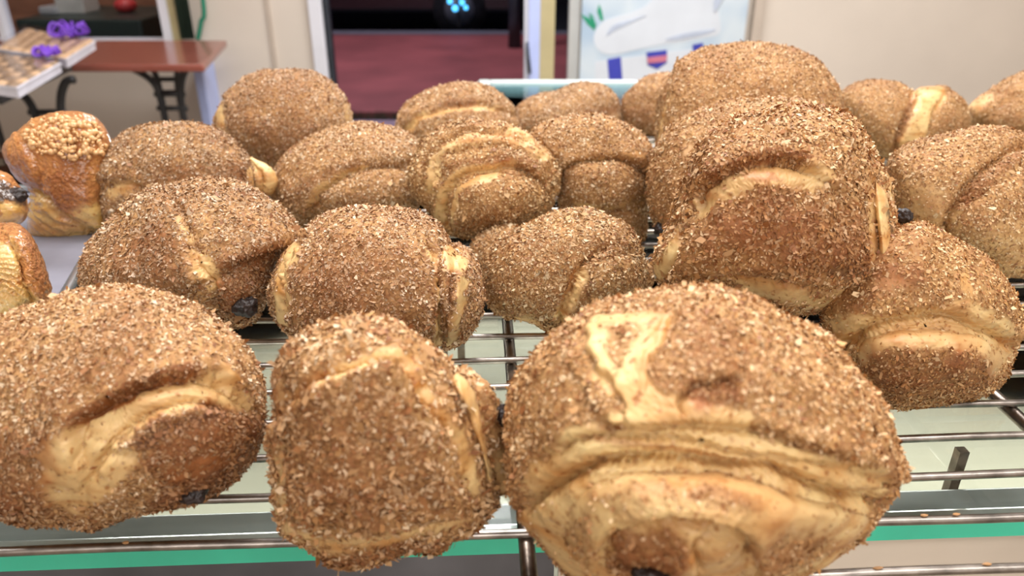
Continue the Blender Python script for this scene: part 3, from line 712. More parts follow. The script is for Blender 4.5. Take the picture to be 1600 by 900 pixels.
# paper lined tray at the left
tz = RZ+.001
tray = empty('pastry_tray', at_z(70, 420, tz), 'pale grey paper lined tray under the glazed pastries', 'tray')
cn = [at_z(98, 478, tz), at_z(196, 300, tz), at_z(-320, 300, tz), at_z(-420, 478, tz)]
M_PAPER = mat('grey_white_paper', (.24, .24, .29), .35, var=.12, scale=30, bumpd=.001)
bm = bmesh.new(); prism(bm, cn, (0, 0, -.003)); bm_obj('tray_base', bm, M_PAPER, tray)
bm = bmesh.new(); tube(bm, [p+Vector((0, 0, .003)) for p in cn+[cn[0]]], .0035, 10, False); bm_obj('tray_rim', bm, M_ALU, tray, True)
for p in cn:
    pass
bm = bmesh.new()
for p in (cn[0].lerp(cn[3], .1), cn[1].lerp(cn[2], .1), cn[3].lerp(cn[0], .1), cn[2].lerp(cn[1], .1)):
    box(bm, (p.x-.006, p.y-.006, gz), (p.x+.006, p.y+.006, tz-.003))
bm_obj('tray_feet', bm, M_ALU, tray)

# ------------------------------------------------------------------ buns
TONE = {'front_right': (1.08, 1.0, 0.86), 'stack_top': (1.05, 0.97, 0.84), 'stack_middle': (1.0, 0.95, 0.84), 'stack_back': (1.0, 0.95, 0.86), 'right_low': (1.08, 1.0, 0.82), 'right_mid': (1.0, 0.95, 0.84), 'right_back': (1.0, 0.95, 0.84), 'far_right': (1.0, 0.95, 0.84), 'front_left': (1.0, 0.98, 0.95), 'front_center': (1.06, 1.02, 0.95), 'second_left': (0.92, 0.93, 0.97), 'second_mid': (1.0, 0.98, 1.0), 'second_right': (1.02, 1.02, 0.94), 'mid_center': (1.04, 1.02, 0.9), 'mid_left': (1.0, 1.0, 1.0), 'far_left_low': (0.9, 0.92, 0.98), 'far_left_ball': (0.92, 0.9, 0.92), 'far_center': (1, 0.98, 0.95), 'far_center_right': (1, 1, 1.02), 'far_behind': (0.98, 0.92, 0.88), 'mid_right': (1, 0.98, 0.94), 'under_mid': (0.95, 0.95, 0.9)}
# front row
bun('front_left', [(0, 500), (50, 478), (110, 456), (190, 447), (250, 455), (310, 482), (360, 520), (395, 562), (412, 600), (414, 650), (406, 690), (380, 732), (340, 768), (280, 792), (230, 803), (190, 812), (140, 827), (90, 816), (40, 820), (0, 815), (-60, 790), (-100, 720), (-110, 640), (-80, 560)],
    'big crumb topped bun at the front left with an open golden crescent fold', center=(170, 620), ymul=.8, size=.0017, dens=1.0,
    feats=[('fold', [(120, 720), (118, 670), (140, 640), (190, 612), (250, 592), (310, 578), (345, 588)], 2.6, 1.4, 7, 28),
           ('fold', [(165, 720), (180, 690), (230, 650), (300, 625), (350, 640)], -1.5, 1.6, 8, 26),
           ('fold', [(345, 588), (362, 605), (392, 632)], 1.2, 1.2, 6, 18),
           ('fold', [(130, 755), (170, 715), (215, 712)], 1.0, 1.4, 7, 16),
           ('bump', (250, 628), (75, 20), 3.0),
           ('bare', [(125, 650), (170, 618), (230, 598), (300, 580), (338, 572), (385, 605), (400, 640), (372, 640), (335, 628), (280, 640), (225, 665), (200, 690), (145, 700), (118, 680)], 7, 1),
           ('bare', [(62, 722), (112, 680), (150, 690), (215, 705), (205, 735), (175, 772), (130, 795), (85, 785)], 8, .9),
           ('bare', [(262, 735), (330, 712), (355, 722), (320, 752), (275, 760)], 8, .55),
           ('layers', [(165, 720), (180, 690), (230, 650), (300, 625), (350, 640)], 9, 22, .35),
           ('brownl', [(120, 660), (150, 636), (200, 610), (250, 590), (300, 575)], 10, .9),
           ('brown', [(205, 690), (260, 655), (340, 632), (400, 650), (398, 700), (340, 770), (240, 795), (250, 740)], 14, 1.0),
           ('brown', [(-60, 700), (60, 680), (90, 720), (50, 800), (-20, 815)], 20, .6),
           ('burn', [(200, 686), (240, 664), (300, 645), (352, 632), (362, 646), (310, 664), (255, 686), (225, 706)], 7, .6), ('burn', [(240, 770), (320, 745), (360, 730), (330, 772), (270, 790)], 12, .35), ('burn', [(130, 650), (170, 618), (240, 590), (250, 597), (180, 632)], 5, .4)],
    choc=[(303, 768, 20, 13, 0)])
bun('front_center', [(550, 493), (610, 497), (650, 518), (682, 545), (705, 570), (735, 600), (752, 650), (768, 710), (778, 770), (770, 808), (735, 832), (698, 850), (690, 862), (640, 862), (600, 878), (560, 892), (510, 885), (480, 865), (447, 850), (440, 820), (428, 780), (424, 700), (424, 620), (432, 570), (452, 540), (490, 510)],
    'bulging crumb covered bun at the front centre with a rolled end at its right', center=(595, 690), ymul=.9, size=.0024, dens=.62,
    feats=[('fold', [(440, 660), (470, 625), (500, 598), (540, 575), (585, 560), (625, 572), (655, 610), (690, 660), (715, 720), (735, 790)], -2.2, 1.3, 7, 30),
           ('fold', [(445, 838), (500, 846), (560, 850), (620, 838), (700, 812), (760, 800)], 1.6, .6, 8, 14),
           ('barel', [(462, 628), (500, 594), (545, 568), (590, 553), (625, 560), (660, 590)], 14, .95),
           ('barel', [(655, 590), (690, 640), (720, 700), (745, 760)], 15, 1), ('barel', [(430, 600), (436, 680), (434, 760)], 6, .6),
           ('bare', [(446, 815), (470, 828), (520, 838), (580, 836), (640, 822), (700, 805), (740, 795), (735, 812), (640, 848), (560, 860), (490, 856), (452, 842)], 5, .95),
           ('bare', [(426, 740), (440, 700), (452, 760), (446, 810), (434, 800)], 5, .8),
           ('brown', [(440, 620), (520, 600), (600, 590), (640, 640), (700, 780), (600, 815), (480, 800), (445, 740)], 24, .55),
           ('brownl', [(470, 872), (540, 880), (620, 862), (690, 850)], 9, .8)],
    lobes=[dict(o=[(712, 572), (742, 580), (768, 604), (785, 640), (797, 700), (798, 755), (782, 774), (765, 760), (748, 700), (728, 640), (708, 600)], D=10, sink=4,
                f=[('barel', [(716, 590), (735, 630), (752, 690), (765, 750)], 10, 1), ('bare', [(772, 720), (795, 700), (796, 755), (780, 770)], 5, .8)])],
    choc=[(786, 648, 9, 17, 5)])
bun('front_right', [(1095, 450), (1160, 460), (1230, 490), (1290, 525), (1340, 580), (1380, 640), (1402, 700), (1404, 750), (1392, 790), (1360, 832), (1310, 868), (1270, 895), (1200, 925), (1080, 945), (980, 930), (900, 905), (860, 865), (825, 838), (805, 810), (798, 740), (794, 660), (805, 600), (830, 555), (870, 515), (920, 485), (1000, 460)],
    'largest bun, front right, torn open with pale flaky layers and a coiled roll', center=(1100, 690), ymul=.8, size=.0017, dens=1.0, res=1.25,
    feats=[('fold', [(935, 640), (960, 665), (1050, 668), (1160, 662), (1240, 690), (1310, 712), (1385, 745)], 2.0, .8, 9, 34),
           ('fold', [(868, 700), (905, 690), (960, 684), (1060, 688), (1150, 700), (1240, 722), (1330, 735)], 1.2, 1.2, 6, 20),
           ('fold', [(812, 790), (850, 762), (900, 738), (960, 722), (1050, 722), (1150, 728), (1230, 745), (1300, 775), (1380, 785)], 1.5, 3.5, 12, 30),
           ('fold', [(918, 520), (925, 570), (960, 600), (975, 640)], 1.2, .4, 6, 18), ('fold', [(1050, 495), (1030, 540), (1012, 590)], -1.0, .4, 6, 18),
           ('fold', [(1060, 650), (1062, 625), (1090, 605), (1130, 600)], 1.2, .8, 6, 14),
           ('layers', [(812, 790), (850, 762), (900, 738), (960, 722), (1050, 722), (1150, 728), (1230, 745), (1380, 785)], 10, 40, .55),
           ('bare', [(918, 510), (945, 488), (1000, 484), (1052, 492), (1040, 520), (1020, 560), (1012, 592), (1040, 620), (1100, 628), (1165, 640), (1175, 668), (1120, 675), (960, 672), (940, 655), (975, 636), (940, 608), (922, 570)], 4, 1),
           ('crumb', [(955, 515), (985, 500), (1000, 515), (980, 545), (965, 580), (950, 560)], 7, .85),
           ('bare', [(868, 690), (905, 668), (960, 668), (1060, 672), (1170, 664), (1240, 700), (1310, 720), (1388, 740), (1385, 790), (1350, 835), (1270, 895), (1080, 945), (900, 905), (830, 840), (805, 800), (830, 740), (850, 712)], 7, 1),
           ('brown', [(1062, 612), (1130, 600), (1160, 630), (1090, 640)], 8, .6), ('brownl', [(905, 690), (1000, 700), (1100, 715), (1180, 722)], 6, .5),
           ('brownl', [(1300, 700), (1360, 700), (1395, 740)], 9, .5), ('patchy', .62)],
    lobes=[dict(o=[(880, 815), (893, 775), (930, 750), (990, 737), (1060, 735), (1150, 740), (1230, 765), (1300, 790), (1362, 806), (1352, 838), (1310, 868), (1255, 897), (1150, 932), (1040, 940), (950, 915), (900, 880)], c=(1090, 835), D=15, sink=4, hi=True,
                f=[('bare', [(880, 815), (893, 775), (930, 750), (990, 737), (1060, 735), (1150, 740), (1230, 765), (1300, 790), (1362, 806), (1352, 838), (1310, 868), (1255, 897), (1150, 932), (1040, 940), (950, 915), (900, 880)], 3, 1),
                   ('fold', [(935, 905), (938, 860), (965, 830), (1020, 815), (1090, 815), (1150, 835), (1180, 870), (1185, 920)], 2.2, 1.4, 8, 24),
                   ('layers', [(935, 905), (938, 860), (965, 830), (1020, 815), (1090, 815), (1150, 835), (1180, 870), (1185, 920)], 9, 22, .35),
                   ('fold', [(1090, 900), (1085, 860), (1120, 835)], 1.2, 1.0, 6, 18),
                   ('brown', [(955, 870), (975, 840), (1040, 835), (1075, 860), (1060, 905), (980, 915)], 12, .75),
                   ('brown', [(1180, 850), (1240, 830), (1330, 840), (1290, 875), (1200, 905)], 20, .4),
                   ('brownl', [(930, 770), (1000, 760), (1100, 765), (1180, 790)], 12, .35),
                   ('crumb', [(935, 775), (1010, 755), (1120, 765), (1180, 800), (1090, 795), (980, 800)], 18, .55),
                   ('crumb', [(950, 865), (980, 838), (1045, 838), (1075, 865), (1050, 900), (970, 905)], 12, .7),
                   ('crumb', [(1190, 850), (1260, 840), (1310, 850), (1260, 885), (1200, 900)], 16, .5),
                   ('crumb', [(890, 830), (920, 800), (925, 860), (915, 885)], 12, .6)])],
    choc=[(1015, 893, 24, 12, 13.5)])
# second row
bun('second_left', [(310, 278), (370, 285), (420, 310), (455, 340), (468, 365), (455, 392), (432, 420), (422, 450), (412, 480), (395, 505), (368, 513), (340, 505), (300, 500), (250, 495), (180, 485), (135, 465), (120, 435), (130, 400), (160, 360), (200, 315), (250, 290)],
    'grey brown crumbed bun behind the front left one, next to the tray', ymul=.8, size=.0021, dens=.85,
    feats=[('fold', [(255, 300), (285, 340), (298, 380), (310, 420), (328, 450), (335, 500)], -1.5, 1.2, 8, 26),
           ('fold', [(310, 440), (360, 420), (410, 400), (450, 388)], 1.4, .9, 8, 20),
           ('bare', [(298, 395), (318, 392), (345, 430), (345, 452), (325, 458), (305, 430)], 5, .9), ('barel', [(282, 345), (296, 372)], 6, .6), ('barel', [(310, 460), (322, 490)], 7, .5),
           ('brown', [(180, 380), (260, 360), (300, 440), (280, 480), (170, 460)], 24, .5), ('brown', [(350, 410), (440, 385), (420, 450), (390, 505), (340, 490)], 14, .8)],
    choc=[(381, 479, 17, 14, 2)])
bun('second_mid', [(590, 322), (650, 330), (688, 350), (712, 385), (735, 410), (746, 440), (748, 475), (738, 510), (715, 538), (690, 546), (640, 560), (560, 566), (480, 550), (442, 522), (425, 495), (417, 460), (425, 430), (440, 395), (470, 365), (500, 340), (540, 325)],
    'squarish crumbed bun with bare golden strips at both ends, behind the front centre one', ymul=.8, size=.0020, dens=.9,
    feats=[('fold', [(468, 378), (448, 410), (438, 450), (448, 500), (465, 535)], 1.6, 1.2, 6, 20), ('barel', [(460, 390), (444, 420), (436, 455), (440, 500)], 11, 1),
           ('barel', [(458, 385), (450, 400)], 10, 1),
           ('fold', [(672, 380), (684, 420), (690, 470), (682, 540)], -1.8, 1.4, 7, 24), ('barel', [(676, 395), (688, 430), (694, 480), (686, 540)], 12, .9),
           ('brown', [(470, 400), (600, 380), (660, 440), (640, 530), (480, 520)], 30, .35)],
    lobes=[dict(o=[(692, 386), (716, 380), (738, 396), (752, 430), (753, 475), (742, 512), (718, 540), (694, 545), (688, 500), (684, 430)], D=10, sink=4,
                f=[('bare', [(694, 388), (722, 384), (732, 400), (728, 418), (705, 425), (692, 410)], 4, 1), ('barel', [(722, 440), (718, 480), (705, 535)], 8, 1), ('fold', [(712, 425), (706, 470), (700, 520)], 1.2, 1, 5, 12),
                   ('brownl', [(706, 425), (703, 470)], 6, .7)])])
bun('second_right', [(900, 325), (950, 335), (985, 355), (1002, 385), (1010, 412), (1012, 440), (1000, 462), (960, 490), (905, 515), (862, 522), (830, 508), (790, 497), (765, 475), (755, 440), (756, 405), (775, 377), (820, 350), (860, 332)],
    'small crumbed bun split by a pale strip, right of the squarish one', ymul=.8, size=.0020, dens=.95,
    feats=[('fold', [(960, 385), (930, 400), (908, 425), (890, 470), (872, 515)], 1.8, 1.6, 6, 22), ('bare', [(896, 428), (912, 418), (918, 430), (906, 462), (886, 500), (868, 512), (866, 498), (882, 466)], 4, 1),
           ('bare', [(805, 498), (830, 496), (848, 512), (835, 518)], 4, .8), ('brownl', [(900, 425), (880, 470)], 6, .5), ('layers', [(908, 425), (890, 470), (872, 515)], 6, 14, .3)],
    lobes=[dict(o=[(928, 410), (950, 398), (985, 396), (1010, 408), (1021, 430), (1012, 452), (975, 478), (930, 492), (914, 480), (918, 440)], D=9, sink=4, f=())])
# stacked at the right
bun('stack_top', [(1085, 240), (1110, 205), (1160, 178), (1230, 165), (1300, 170), (1345, 195), (1372, 240), (1384, 290), (1396, 340), (1404, 390), (1402, 425), (1388, 448), (1365, 468), (1335, 482), (1290, 490), (1240, 492), (1190, 478), (1130, 462), (1060, 455), (1030, 445), (1018, 415), (1025, 385), (1048, 345), (1066, 310), (1076, 270)],
    'broad bun highest on the right heap with a bare golden crescent across it', center=(1215, 325), ymul=.75, depth=.350, size=.0022, dens=.85, res=1.1,
    feats=[('fold', [(1080, 320), (1100, 292), (1145, 266), (1200, 250), (1245, 256), (1275, 275)], 2.4, 1.2, 6, 26), ('bump', (1190, 280), (75, 16), 2.5), ('barel', [(1095, 322), (1130, 296), (1180, 280), (1235, 276), (1270, 284)], 15, 1),
           ('bare', [(1078, 335), (1090, 305), (1125, 282), (1170, 262), (1215, 252), (1250, 260), (1290, 268), (1296, 285), (1268, 290), (1225, 292), (1180, 290), (1140, 298), (1105, 318), (1088, 340)], 4, 1),
           ('brown', [(1165, 275), (1200, 268), (1225, 280), (1190, 290)], 8, .5), ('brownl', [(1110, 280), (1160, 256), (1215, 243), (1260, 250)], 6, .8),
           ('fold', [(1096, 440), (1150, 432), (1220, 440), (1290, 452), (1350, 448)], 1.8, 1.0, 8, 16),
           ('bare', [(1110, 425), (1160, 432), (1250, 448), (1340, 450), (1375, 430), (1370, 462), (1300, 482), (1230, 476), (1150, 450)], 6, .85), ('crumbl', [(1270, 462), (1300, 462)], 8, .8),
           ('bare', [(1022, 425), (1030, 395), (1050, 362), (1060, 362), (1050, 390), (1040, 430), (1030, 442)], 4, .95), ('fold', [(1066, 350), (1052, 385), (1042, 440)], 1.2, .8, 5, 12),
           ('brown', [(1090, 350), (1200, 310), (1330, 330), (1350, 400), (1250, 430), (1130, 400)], 30, .7), ('burn', [(1295, 420), (1340, 412), (1352, 428), (1310, 440)], 9, .45),
           ('fold', [(1345, 210), (1356, 260), (1362, 330), (1366, 400), (1368, 450)], -.6, .6, 7, 24), ('barel', [(1358, 270), (1366, 340), (1370, 410)], 9, .8)],
    lobes=[dict(o=[(1368, 262), (1385, 272), (1398, 320), (1412, 385), (1410, 425), (1396, 442), (1380, 430), (1374, 380), (1368, 320)], D=9, sink=4,
                f=[('bare', [(1366, 270), (1385, 275), (1398, 320), (1412, 385), (1410, 425), (1396, 442), (1378, 430), (1372, 380), (1366, 320)], 3, 1), ('burn', [(1388, 328), (1400, 350), (1407, 375), (1400, 372), (1390, 350)], 2, .8)])],
    choc=[(1412, 338, 14, 13, -4)])
bun('stack_middle', [(1190, 152), (1250, 156), (1300, 175), (1325, 215), (1330, 270), (1320, 330), (1270, 360), (1200, 372), (1100, 374), (1045, 372), (1020, 345), (1011, 300), (1014, 260), (1028, 222), (1060, 188), (1120, 162)],
    'crumbed bun half hidden directly behind the highest broad one of the right heap', ymul=.75, depth=.50, size=.0021, dens=.7,
    feats=[('fold', [(1090, 230), (1075, 270), (1060, 330)], 1.2, 1.0, 7, 22), ('bare', [(1072, 226), (1090, 226), (1088, 246), (1076, 262)], 4, .6)],
    choc=[(1036, 358, 13, 12, 2)])
bun('stack_back', [(1165, 67), (1230, 73), (1280, 95), (1310, 135), (1322, 175), (1315, 225), (1250, 255), (1130, 262), (1040, 255), (1022, 215), (1026, 160), (1045, 115), (1080, 84), (1120, 70)],
    'round crumbed bun rising highest in the picture at the back of the right heap', ymul=.75, depth=.62, size=.0020, dens=.6,
    feats=[('fold', [(1052, 110), (1042, 145), (1034, 185), (1028, 230)], 1.4, .6, 5, 16), ('barel', [(1042, 150), (1034, 180), (1026, 225)], 3.5, .95)])
bun('right_low', [(1440, 348), (1480, 368), (1530, 398), (1570, 435), (1592, 475), (1597, 525), (1585, 560), (1568, 590), (1545, 612), (1500, 626), (1450, 632), (1400, 638), (1365, 622), (1330, 592), (1302, 548), (1287, 512), (1290, 465), (1335, 410), (1385, 365)],
    'golden flaky bun with rolled lower lip, low at the right edge of the rack', ymul=.7, size=.0017, dens=.8,
    feats=[('fold', [(1310, 545), (1350, 515), (1410, 498), (1480, 494), (1540, 510), (1592, 540)], 1.4, 2.6, 9, 26), ('layers', [(1310, 545), (1350, 515), (1410, 498), (1480, 494), (1540, 510), (1592, 540)], 8, 26, .4),
           ('bare', [(1296, 500), (1340, 488), (1400, 490), (1460, 482), (1500, 470), (1545, 480), (1590, 520), (1590, 560), (1550, 560), (1480, 520), (1400, 520), (1340, 545), (1310, 540)], 6, .95),
           ('bare', [(1370, 440), (1400, 430), (1420, 445), (1390, 465)], 10, .7), ('bare', [(1500, 440), (1510, 425), (1520, 460), (1505, 470)], 5, .7), ('brown', [(1300, 480), (1330, 450), (1400, 410), (1440, 440), (1350, 480)], 16, .5), ('patchy', .5)],
    lobes=[dict(o=[(1332, 565), (1350, 532), (1400, 515), (1460, 512), (1520, 522), (1562, 545), (1578, 575), (1560, 605), (1500, 628), (1430, 640), (1375, 632), (1345, 605)], D=12, sink=4,
                f=[('bare', [(1332, 565), (1350, 530), (1400, 512), (1460, 508), (1520, 518), (1580, 545), (1585, 570), (1556, 590), (1540, 560), (1460, 540), (1380, 545), (1350, 570)], 6, 1), ('brown', [(1360, 560), (1440, 550), (1530, 565), (1540, 600), (1450, 625), (1380, 620)], 14, .5)])])
bun('right_mid', [(1545, 197), (1600, 207), (1660, 250), (1690, 330), (1670, 395), (1625, 428), (1580, 434), (1530, 412), (1490, 398), (1440, 385), (1410, 355), (1395, 315), (1388, 280), (1392, 245), (1425, 222), (1470, 210), (1505, 200)],
    'large bun cut by the right edge of the picture, with a deep curved fold', ymul=.75, size=.0019, dens=.65,
    feats=[('fold', [(1640, 225), (1590, 232), (1545, 262), (1510, 305), (1485, 350), (1470, 395)], 2.0, 2.6, 9, 30), ('barel', [(1500, 330), (1485, 365), (1476, 392)], 7, .6),
           ('bare', [(1425, 290), (1470, 300), (1475, 340), (1440, 350), (1415, 330)], 14, .45), ('brownl', [(1600, 240), (1550, 272), (1515, 312)], 10, .6)],
    lobes=[dict(o=[(1482, 375), (1500, 332), (1540, 290), (1600, 262), (1655, 290), (1680, 350), (1640, 415), (1585, 433), (1530, 412)], D=9, sink=3, f=[('bare', [(1540, 370), (1590, 350), (1640, 380), (1600, 425), (1550, 412)], 14, .4)])])
bun('right_back', [(1350, 127), (1400, 125), (1432, 138), (1475, 137), (1505, 155), (1517, 185), (1505, 215), (1470, 240), (1440, 252), (1400, 255), (1365, 240), (1330, 205), (1313, 165), (1320, 140)],
    'crumbed bun behind the right heap showing a broad pale yellow gap between two humps', ymul=.75, size=.0019, dens=.6, res=.85,
    feats=[('fold', [(1432, 130), (1428, 160), (1410, 200), (1395, 250)], 2.2, 2.0, 6, 22), ('fold', [(1478, 145), (1460, 170), (1445, 230)], -1.2, .8, 5, 14),
           ('bare', [(1432, 134), (1470, 138), (1478, 155), (1458, 180), (1445, 215), (1430, 245), (1390, 255), (1402, 225), (1424, 180)], 4, 1), ('brownl', [(1430, 150), (1412, 195), (1395, 240)], 6, .6)])
bun('far_right', [(1600, 113), (1660, 110), (1720, 150), (1725, 200), (1650, 230), (1590, 222), (1545, 212), (1520, 195), (1514, 168), (1550, 140)],
    'crumbed bun in the farthest row, cut by the right edge of the picture', ymul=.75, size=.0019, dens=.6, res=.8,
    feats=[('bare', [(1514, 160), (1545, 145), (1552, 156), (1525, 180)], 6, .8), ('fold', [(1530, 190), (1560, 160), (1610, 140)], 1.5, 1, 6, 20)])
# middle rows
bun('mid_right', [(900, 178), (950, 181), (990, 200), (1015, 226), (1023, 250), (1018, 285), (1012, 320), (1012, 350), (1005, 378), (960, 385), (900, 365), (872, 325), (865, 290), (850, 250), (830, 222), (836, 200), (860, 186)],
    'crumbed bun of three stacked rolls beside the left flank of the right heap', ymul=.62, size=.0020, dens=.8,
    feats=[('fold', [(862, 290), (880, 268), (910, 254), (950, 246), (985, 252), (1018, 275)], 1.6, 2.0, 6, 20), ('barel', [(893, 264), (915, 254), (945, 247)], 5, .9), ('barel', [(975, 236), (1005, 246)], 4, .7)],
    lobes=[dict(o=[(876, 285), (892, 262), (930, 252), (975, 254), (1008, 275), (1012, 300), (990, 322), (940, 330), (895, 325), (878, 308)], D=9, sink=3, f=[('barel', [(900, 318), (950, 325), (990, 318)], 4, .6)]),
           dict(o=[(930, 335), (970, 326), (1004, 330), (1010, 355), (1000, 378), (965, 384), (935, 370)], D=6, sink=3, f=())])
bun('mid_center', [(750, 190), (800, 200), (842, 222), (865, 250), (873, 290), (860, 330), (830, 345), (790, 365), (740, 374), (700, 366), (680, 345), (665, 325), (648, 300), (640, 275), (648, 245), (670, 215), (700, 197)],
    'bun with concentric bare arcs and a rounded lower roll in the middle of the rack', ymul=.6, lift=.015, size=.0021, dens=.85,
    feats=[('fold', [(668, 320), (670, 280), (690, 245), (740, 225), (800, 222), (845, 245), (866, 285)], 1.2, 1.2, 6, 18), ('fold', [(655, 290), (665, 245), (700, 215), (760, 202), (820, 212)], 1.4, .8, 5, 14),
           ('barel', [(672, 300), (680, 255), (712, 226), (760, 212), (815, 214), (850, 245)], 8, .75), ('fold', [(690, 345), (695, 305), (715, 278), (760, 262), (810, 262), (850, 290)], 1.6, 2.2, 6, 16),
           ('barel', [(686, 350), (692, 305), (712, 278), (755, 262), (800, 258)], 9, .95), ('brownl', [(700, 268), (730, 252), (790, 246)], 6, .6)],
    lobes=[dict(o=[(702, 345), (706, 305), (730, 280), (775, 268), (825, 278), (856, 302), (856, 330), (830, 346), (790, 365), (745, 373), (715, 364)], D=11, sink=3,
                f=[('barel', [(702, 345), (708, 305), (732, 284), (775, 272)], 8, 1), ('brownl', [(730, 350), (770, 330)], 14, .4)])])
bun('under_mid', [(760, 362), (800, 352), (830, 372), (838, 402), (825, 425), (790, 440), (755, 442), (735, 425), (730, 395), (740, 375)],
    'mostly hidden crumbed bun in the shade below the concentric one', ymul=.8, size=.0020, dens=.8, res=.7)
bun('mid_left', [(570, 192), (620, 200), (650, 216), (662, 245), (664, 290), (652, 322), (620, 345), (560, 355), (500, 356), (450, 348), (430, 320), (425, 290), (435, 255), (465, 225), (510, 203)],
    'crumbed bun with a half moon lower roll, behind the squarish bun', ymul=.75, size=.0020, dens=.85,
    feats=[('fold', [(480, 340), (498, 300), (530, 275), (580, 258), (640, 260)], 1.6, 2.2, 6, 22), ('barel', [(486, 320), (500, 292), (530, 272), (570, 260)], 6, .8), ('brownl', [(470, 300), (500, 276), (560, 252)], 7, .5)],
    lobes=[dict(o=[(500, 335), (512, 300), (545, 278), (600, 264), (645, 272), (658, 305), (640, 335), (580, 352), (520, 352)], D=8, sink=3, f=[('brownl', [(520, 330), (560, 310)], 12, .4)])])
bun('far_left_low', [(275, 192), (330, 198), (368, 222), (392, 252), (398, 280), (396, 325), (350, 362), (250, 378), (180, 368), (150, 325), (142, 280), (155, 245), (190, 210), (230, 195)],
    'greyish crumbed bun between the glazed pastry and the ball shaped bun, with a pale tip', ymul=.6, size=.0021, dens=.85,
    feats=[('fold', [(150, 290), (190, 282), (240, 300), (300, 310)], 1.6, 1.2, 7, 18), ('bare', [(165, 288), (210, 280), (215, 296), (180, 306), (160, 305)], 5, .9), ('brown', [(250, 270), (380, 250), (390, 290), (300, 310)], 14, .5)],
    lobes=[dict(o=[(388, 244), (402, 248), (428, 264), (434, 285), (426, 303), (405, 310), (386, 305), (380, 275)], D=7, sink=3, f=[('bare', [(384, 240), (404, 246), (430, 262), (436, 285), (428, 306), (405, 312), (382, 306), (378, 275)], 3, 1), ('fold', [(392, 252), (410, 275), (412, 300)], 1, .8, 4, 10)])])
bun('far_left_ball', [(440, 108), (490, 112), (525, 135), (545, 165), (552, 195), (545, 225), (515, 250), (470, 268), (425, 270), (380, 250), (348, 222), (335, 195), (343, 165), (365, 135), (400, 113)],
    'ball shaped crumbed bun in the back row left, in front of the wall panels', ymul=.75, size=.0022, dens=.75, res=.9,
    feats=[('barel', [(342, 172), (344, 195), (350, 215)], 6, .9), ('fold', [(352, 160), (352, 195), (362, 225)], 1.2, .8, 4, 12), ('barel', [(541, 168), (547, 195)], 6, .7), ('brown', [(380, 200), (480, 190), (500, 240), (420, 260)], 20, .6)])
bun('far_center', [(715, 130), (760, 135), (790, 155), (808, 182), (812, 210), (800, 235), (740, 248), (660, 245), (630, 225), (619, 195), (628, 170), (660, 145)],
    'crumbed bun with one long bare curved stripe in the back row centre', ymul=.75, size=.0021, dens=.75, res=.85,
    feats=[('fold', [(632, 205), (648, 186), (680, 172), (720, 163), (760, 162), (795, 172)], 1.6, 1.0, 5, 14), ('barel', [(638, 202), (655, 186), (690, 174), (735, 167), (772, 168)], 5.5, 1), ('brownl', [(680, 166), (740, 158)], 4, .5)])
bun('far_center_right', [(905, 130), (945, 135), (965, 155), (970, 182), (960, 205), (900, 218), (835, 216), (808, 198), (808, 168), (840, 148), (872, 141)],
    'pale crumbed bun in the back row in front of the freezer rim', ymul=.75, size=.0021, dens=.75, res=.85,
    feats=[('fold', [(872, 138), (860, 165), (830, 190)], .8, .5, 8, 20), ('brownl', [(920, 178), (960, 170)], 9, .7), ('bump', (920, 150), (40, 20), 2)])
bun('far_behind', [(1010, 120), (1045, 114), (1090, 130), (1100, 170), (1085, 205), (1030, 215), (985, 205), (970, 178), (976, 148)],
    'crumbed bun peeking out left of the highest bun in the picture', ymul=.75, size=.0020, dens=.7, res=.8, feats=[('brown', [(975, 170), (1020, 160), (1030, 210), (990, 205)], 14, .5)])

# ------------------------------------------------------------------ glazed pastries on the tray
def glazed(key, outline, label, feats, nuts, **kw):
    r = bun(key, outline, label, feats=feats, name='glazed_pastry', cat='pastry', group='glazed pastries on the tray', material=M_DOUGH2, coat=None, **kw)
    S = BUNS[key]; n, region = nuts; rg = np.random.default_rng(5)
    if n:
        poly = np.array(region, float); lo, hi = poly.min(0), poly.max(0); P = rg.uniform(lo, hi, (n*4, 2)); P = P[inpoly(P, poly)][:n]
        bm = bmesh.new()
        for (x, y) in P:
            c = Vector(S.pt(x, y, .0006)); vs = bmesh.ops.create_icosphere(bm, subdivisions=1, radius=.0017*rg.uniform(.35, 1.6))['verts']
            e = Vector(rg.uniform(.5, 1.3, 3))
            for v in vs: v.co = Vector((v.co.x*e.x, v.co.y*e.y, v.co.z*e.z))*rg.uniform(.85, 1.15)+c
        o = bm_obj('chopped_nuts', bm, mat('chopped_nut_pieces', (.66, .38, .16), .35, var=.25, scale=400, coat=.6), r, True); o['kind'] = 'stuff'
    return r
glazed('glazed_tall', [(65, 180), (120, 174), (155, 190), (172, 220), (172, 260), (165, 300), (165, 350), (140, 370), (90, 376), (48, 370), (42, 335), (45, 300), (20, 272), (6, 238), (20, 212), (40, 195)],
    'tall shiny amber glazed pastry topped with chopped nuts on the tray',
    [('fold', [(50, 290), (80, 320), (110, 345), (150, 365)], 1.5, 1.5, 6, 16), ('fold', [(60, 300), (55, 260), (35, 225)], 1.2, 1.2, 6, 16), ('layers', [(50, 320), (85, 345), (130, 365)], 10, 26, .8),
     ('bare', [(45, 300), (62, 300), (95, 330), (165, 320), (165, 365), (90, 376), (45, 370)], 5, 1), ('brown', [(85, 230), (130, 220), (140, 300), (110, 335), (80, 310)], 14, .6), ('brown', [(10, 240), (40, 235), (45, 280), (20, 270)], 6, .5)],
    (330, [(50, 185), (120, 178), (160, 200), (168, 240), (120, 250), (60, 240), (35, 215)]), ymul=.6, center=(100, 275))
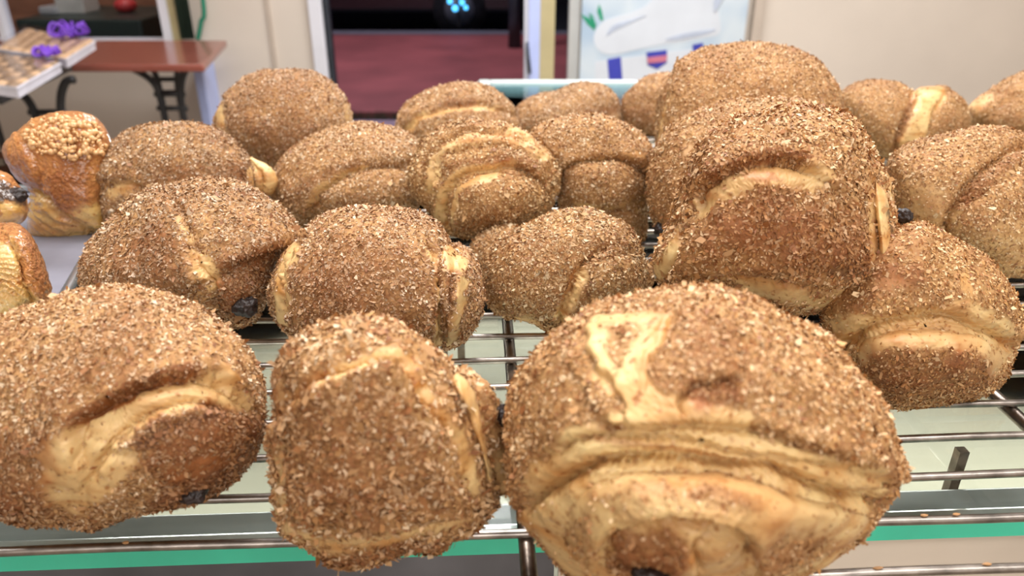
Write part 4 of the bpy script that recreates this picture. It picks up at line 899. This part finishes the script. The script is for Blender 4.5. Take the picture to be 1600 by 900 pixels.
glazed('glazed_front', [(-60, 372), (0, 352), (38, 360), (62, 395), (78, 450), (70, 475), (48, 490), (20, 512), (-60, 530), (-110, 450)],
    'shiny glazed pastry with a green yellow filled hollow, at the left edge on the tray',
    [('fold', [(20, 385), (35, 410), (38, 440), (58, 480)], 2, 2, 7, 18), ('bare', [(-20, 380), (20, 378), (30, 410), (20, 440), (-30, 430)], 8, .9), ('layers', [(-40, 450), (10, 440), (60, 480)], 9, 30, .9), ('bare', [(0, 440), (30, 440), (60, 480), (20, 505), (-30, 500)], 6, .8), ('brown', [(35, 365), (60, 395), (78, 450), (55, 450)], 8, .5)],
    (0, None), ymul=.8)
r = glazed('glazed_back', [(-70, 285), (-20, 262), (12, 270), (32, 292), (44, 315), (40, 345), (0, 362), (-60, 356), (-90, 320)],
    'yellowish glazed pastry with dark chocolate icing, half out of view at the left edge',
    [('bare', [(-60, 310), (10, 315), (38, 330), (20, 356), (-50, 350)], 6, 1), ('burn', [(-40, 290), (10, 285), (35, 300), (42, 322), (10, 318), (-30, 315)], 6, .95)],
    (0, None), ymul=.8, depth=.50, res=.7, choc=[(28, 305, 14, 11, 1)])
# fallen crumbs on the wires and the glass
fr = random.Random(9)
for i, (x, y) in enumerate([(272, 797), (1335, 645), (215, 818), (1440, 802), (1492, 803), (1352, 858), (1500, 560), (1540, 880)]):
    p = at_z(x, y, RZ); bm = bmesh.new(); bmesh.ops.create_icosphere(bm, subdivisions=1, radius=.0011)
    for v in bm.verts: v.co = Vector((v.co.x*fr.uniform(.8, 2.2), v.co.y*.7, v.co.z*.5))
    # rest each crumb on the nearest wire
    v_ = p.dot(ey); n_ = round((v_-v1)/sp_w); p2_ = rk(p.dot(ex), v1+n_*sp_w, RZ+.0006)
    bmesh.ops.translate(bm, verts=bm.verts, vec=p2_)
    o = bm_obj('fallen_crumb', bm, mat('fallen_crumb', (.42, .22, .09), .6), None); off = p2_.copy(); o.data.transform(Matrix.Translation(-off)); o.location = off
    tag(o, 'tiny brown crumb lying on a rack wire', 'crumb', 'crumbs fallen on the rack')
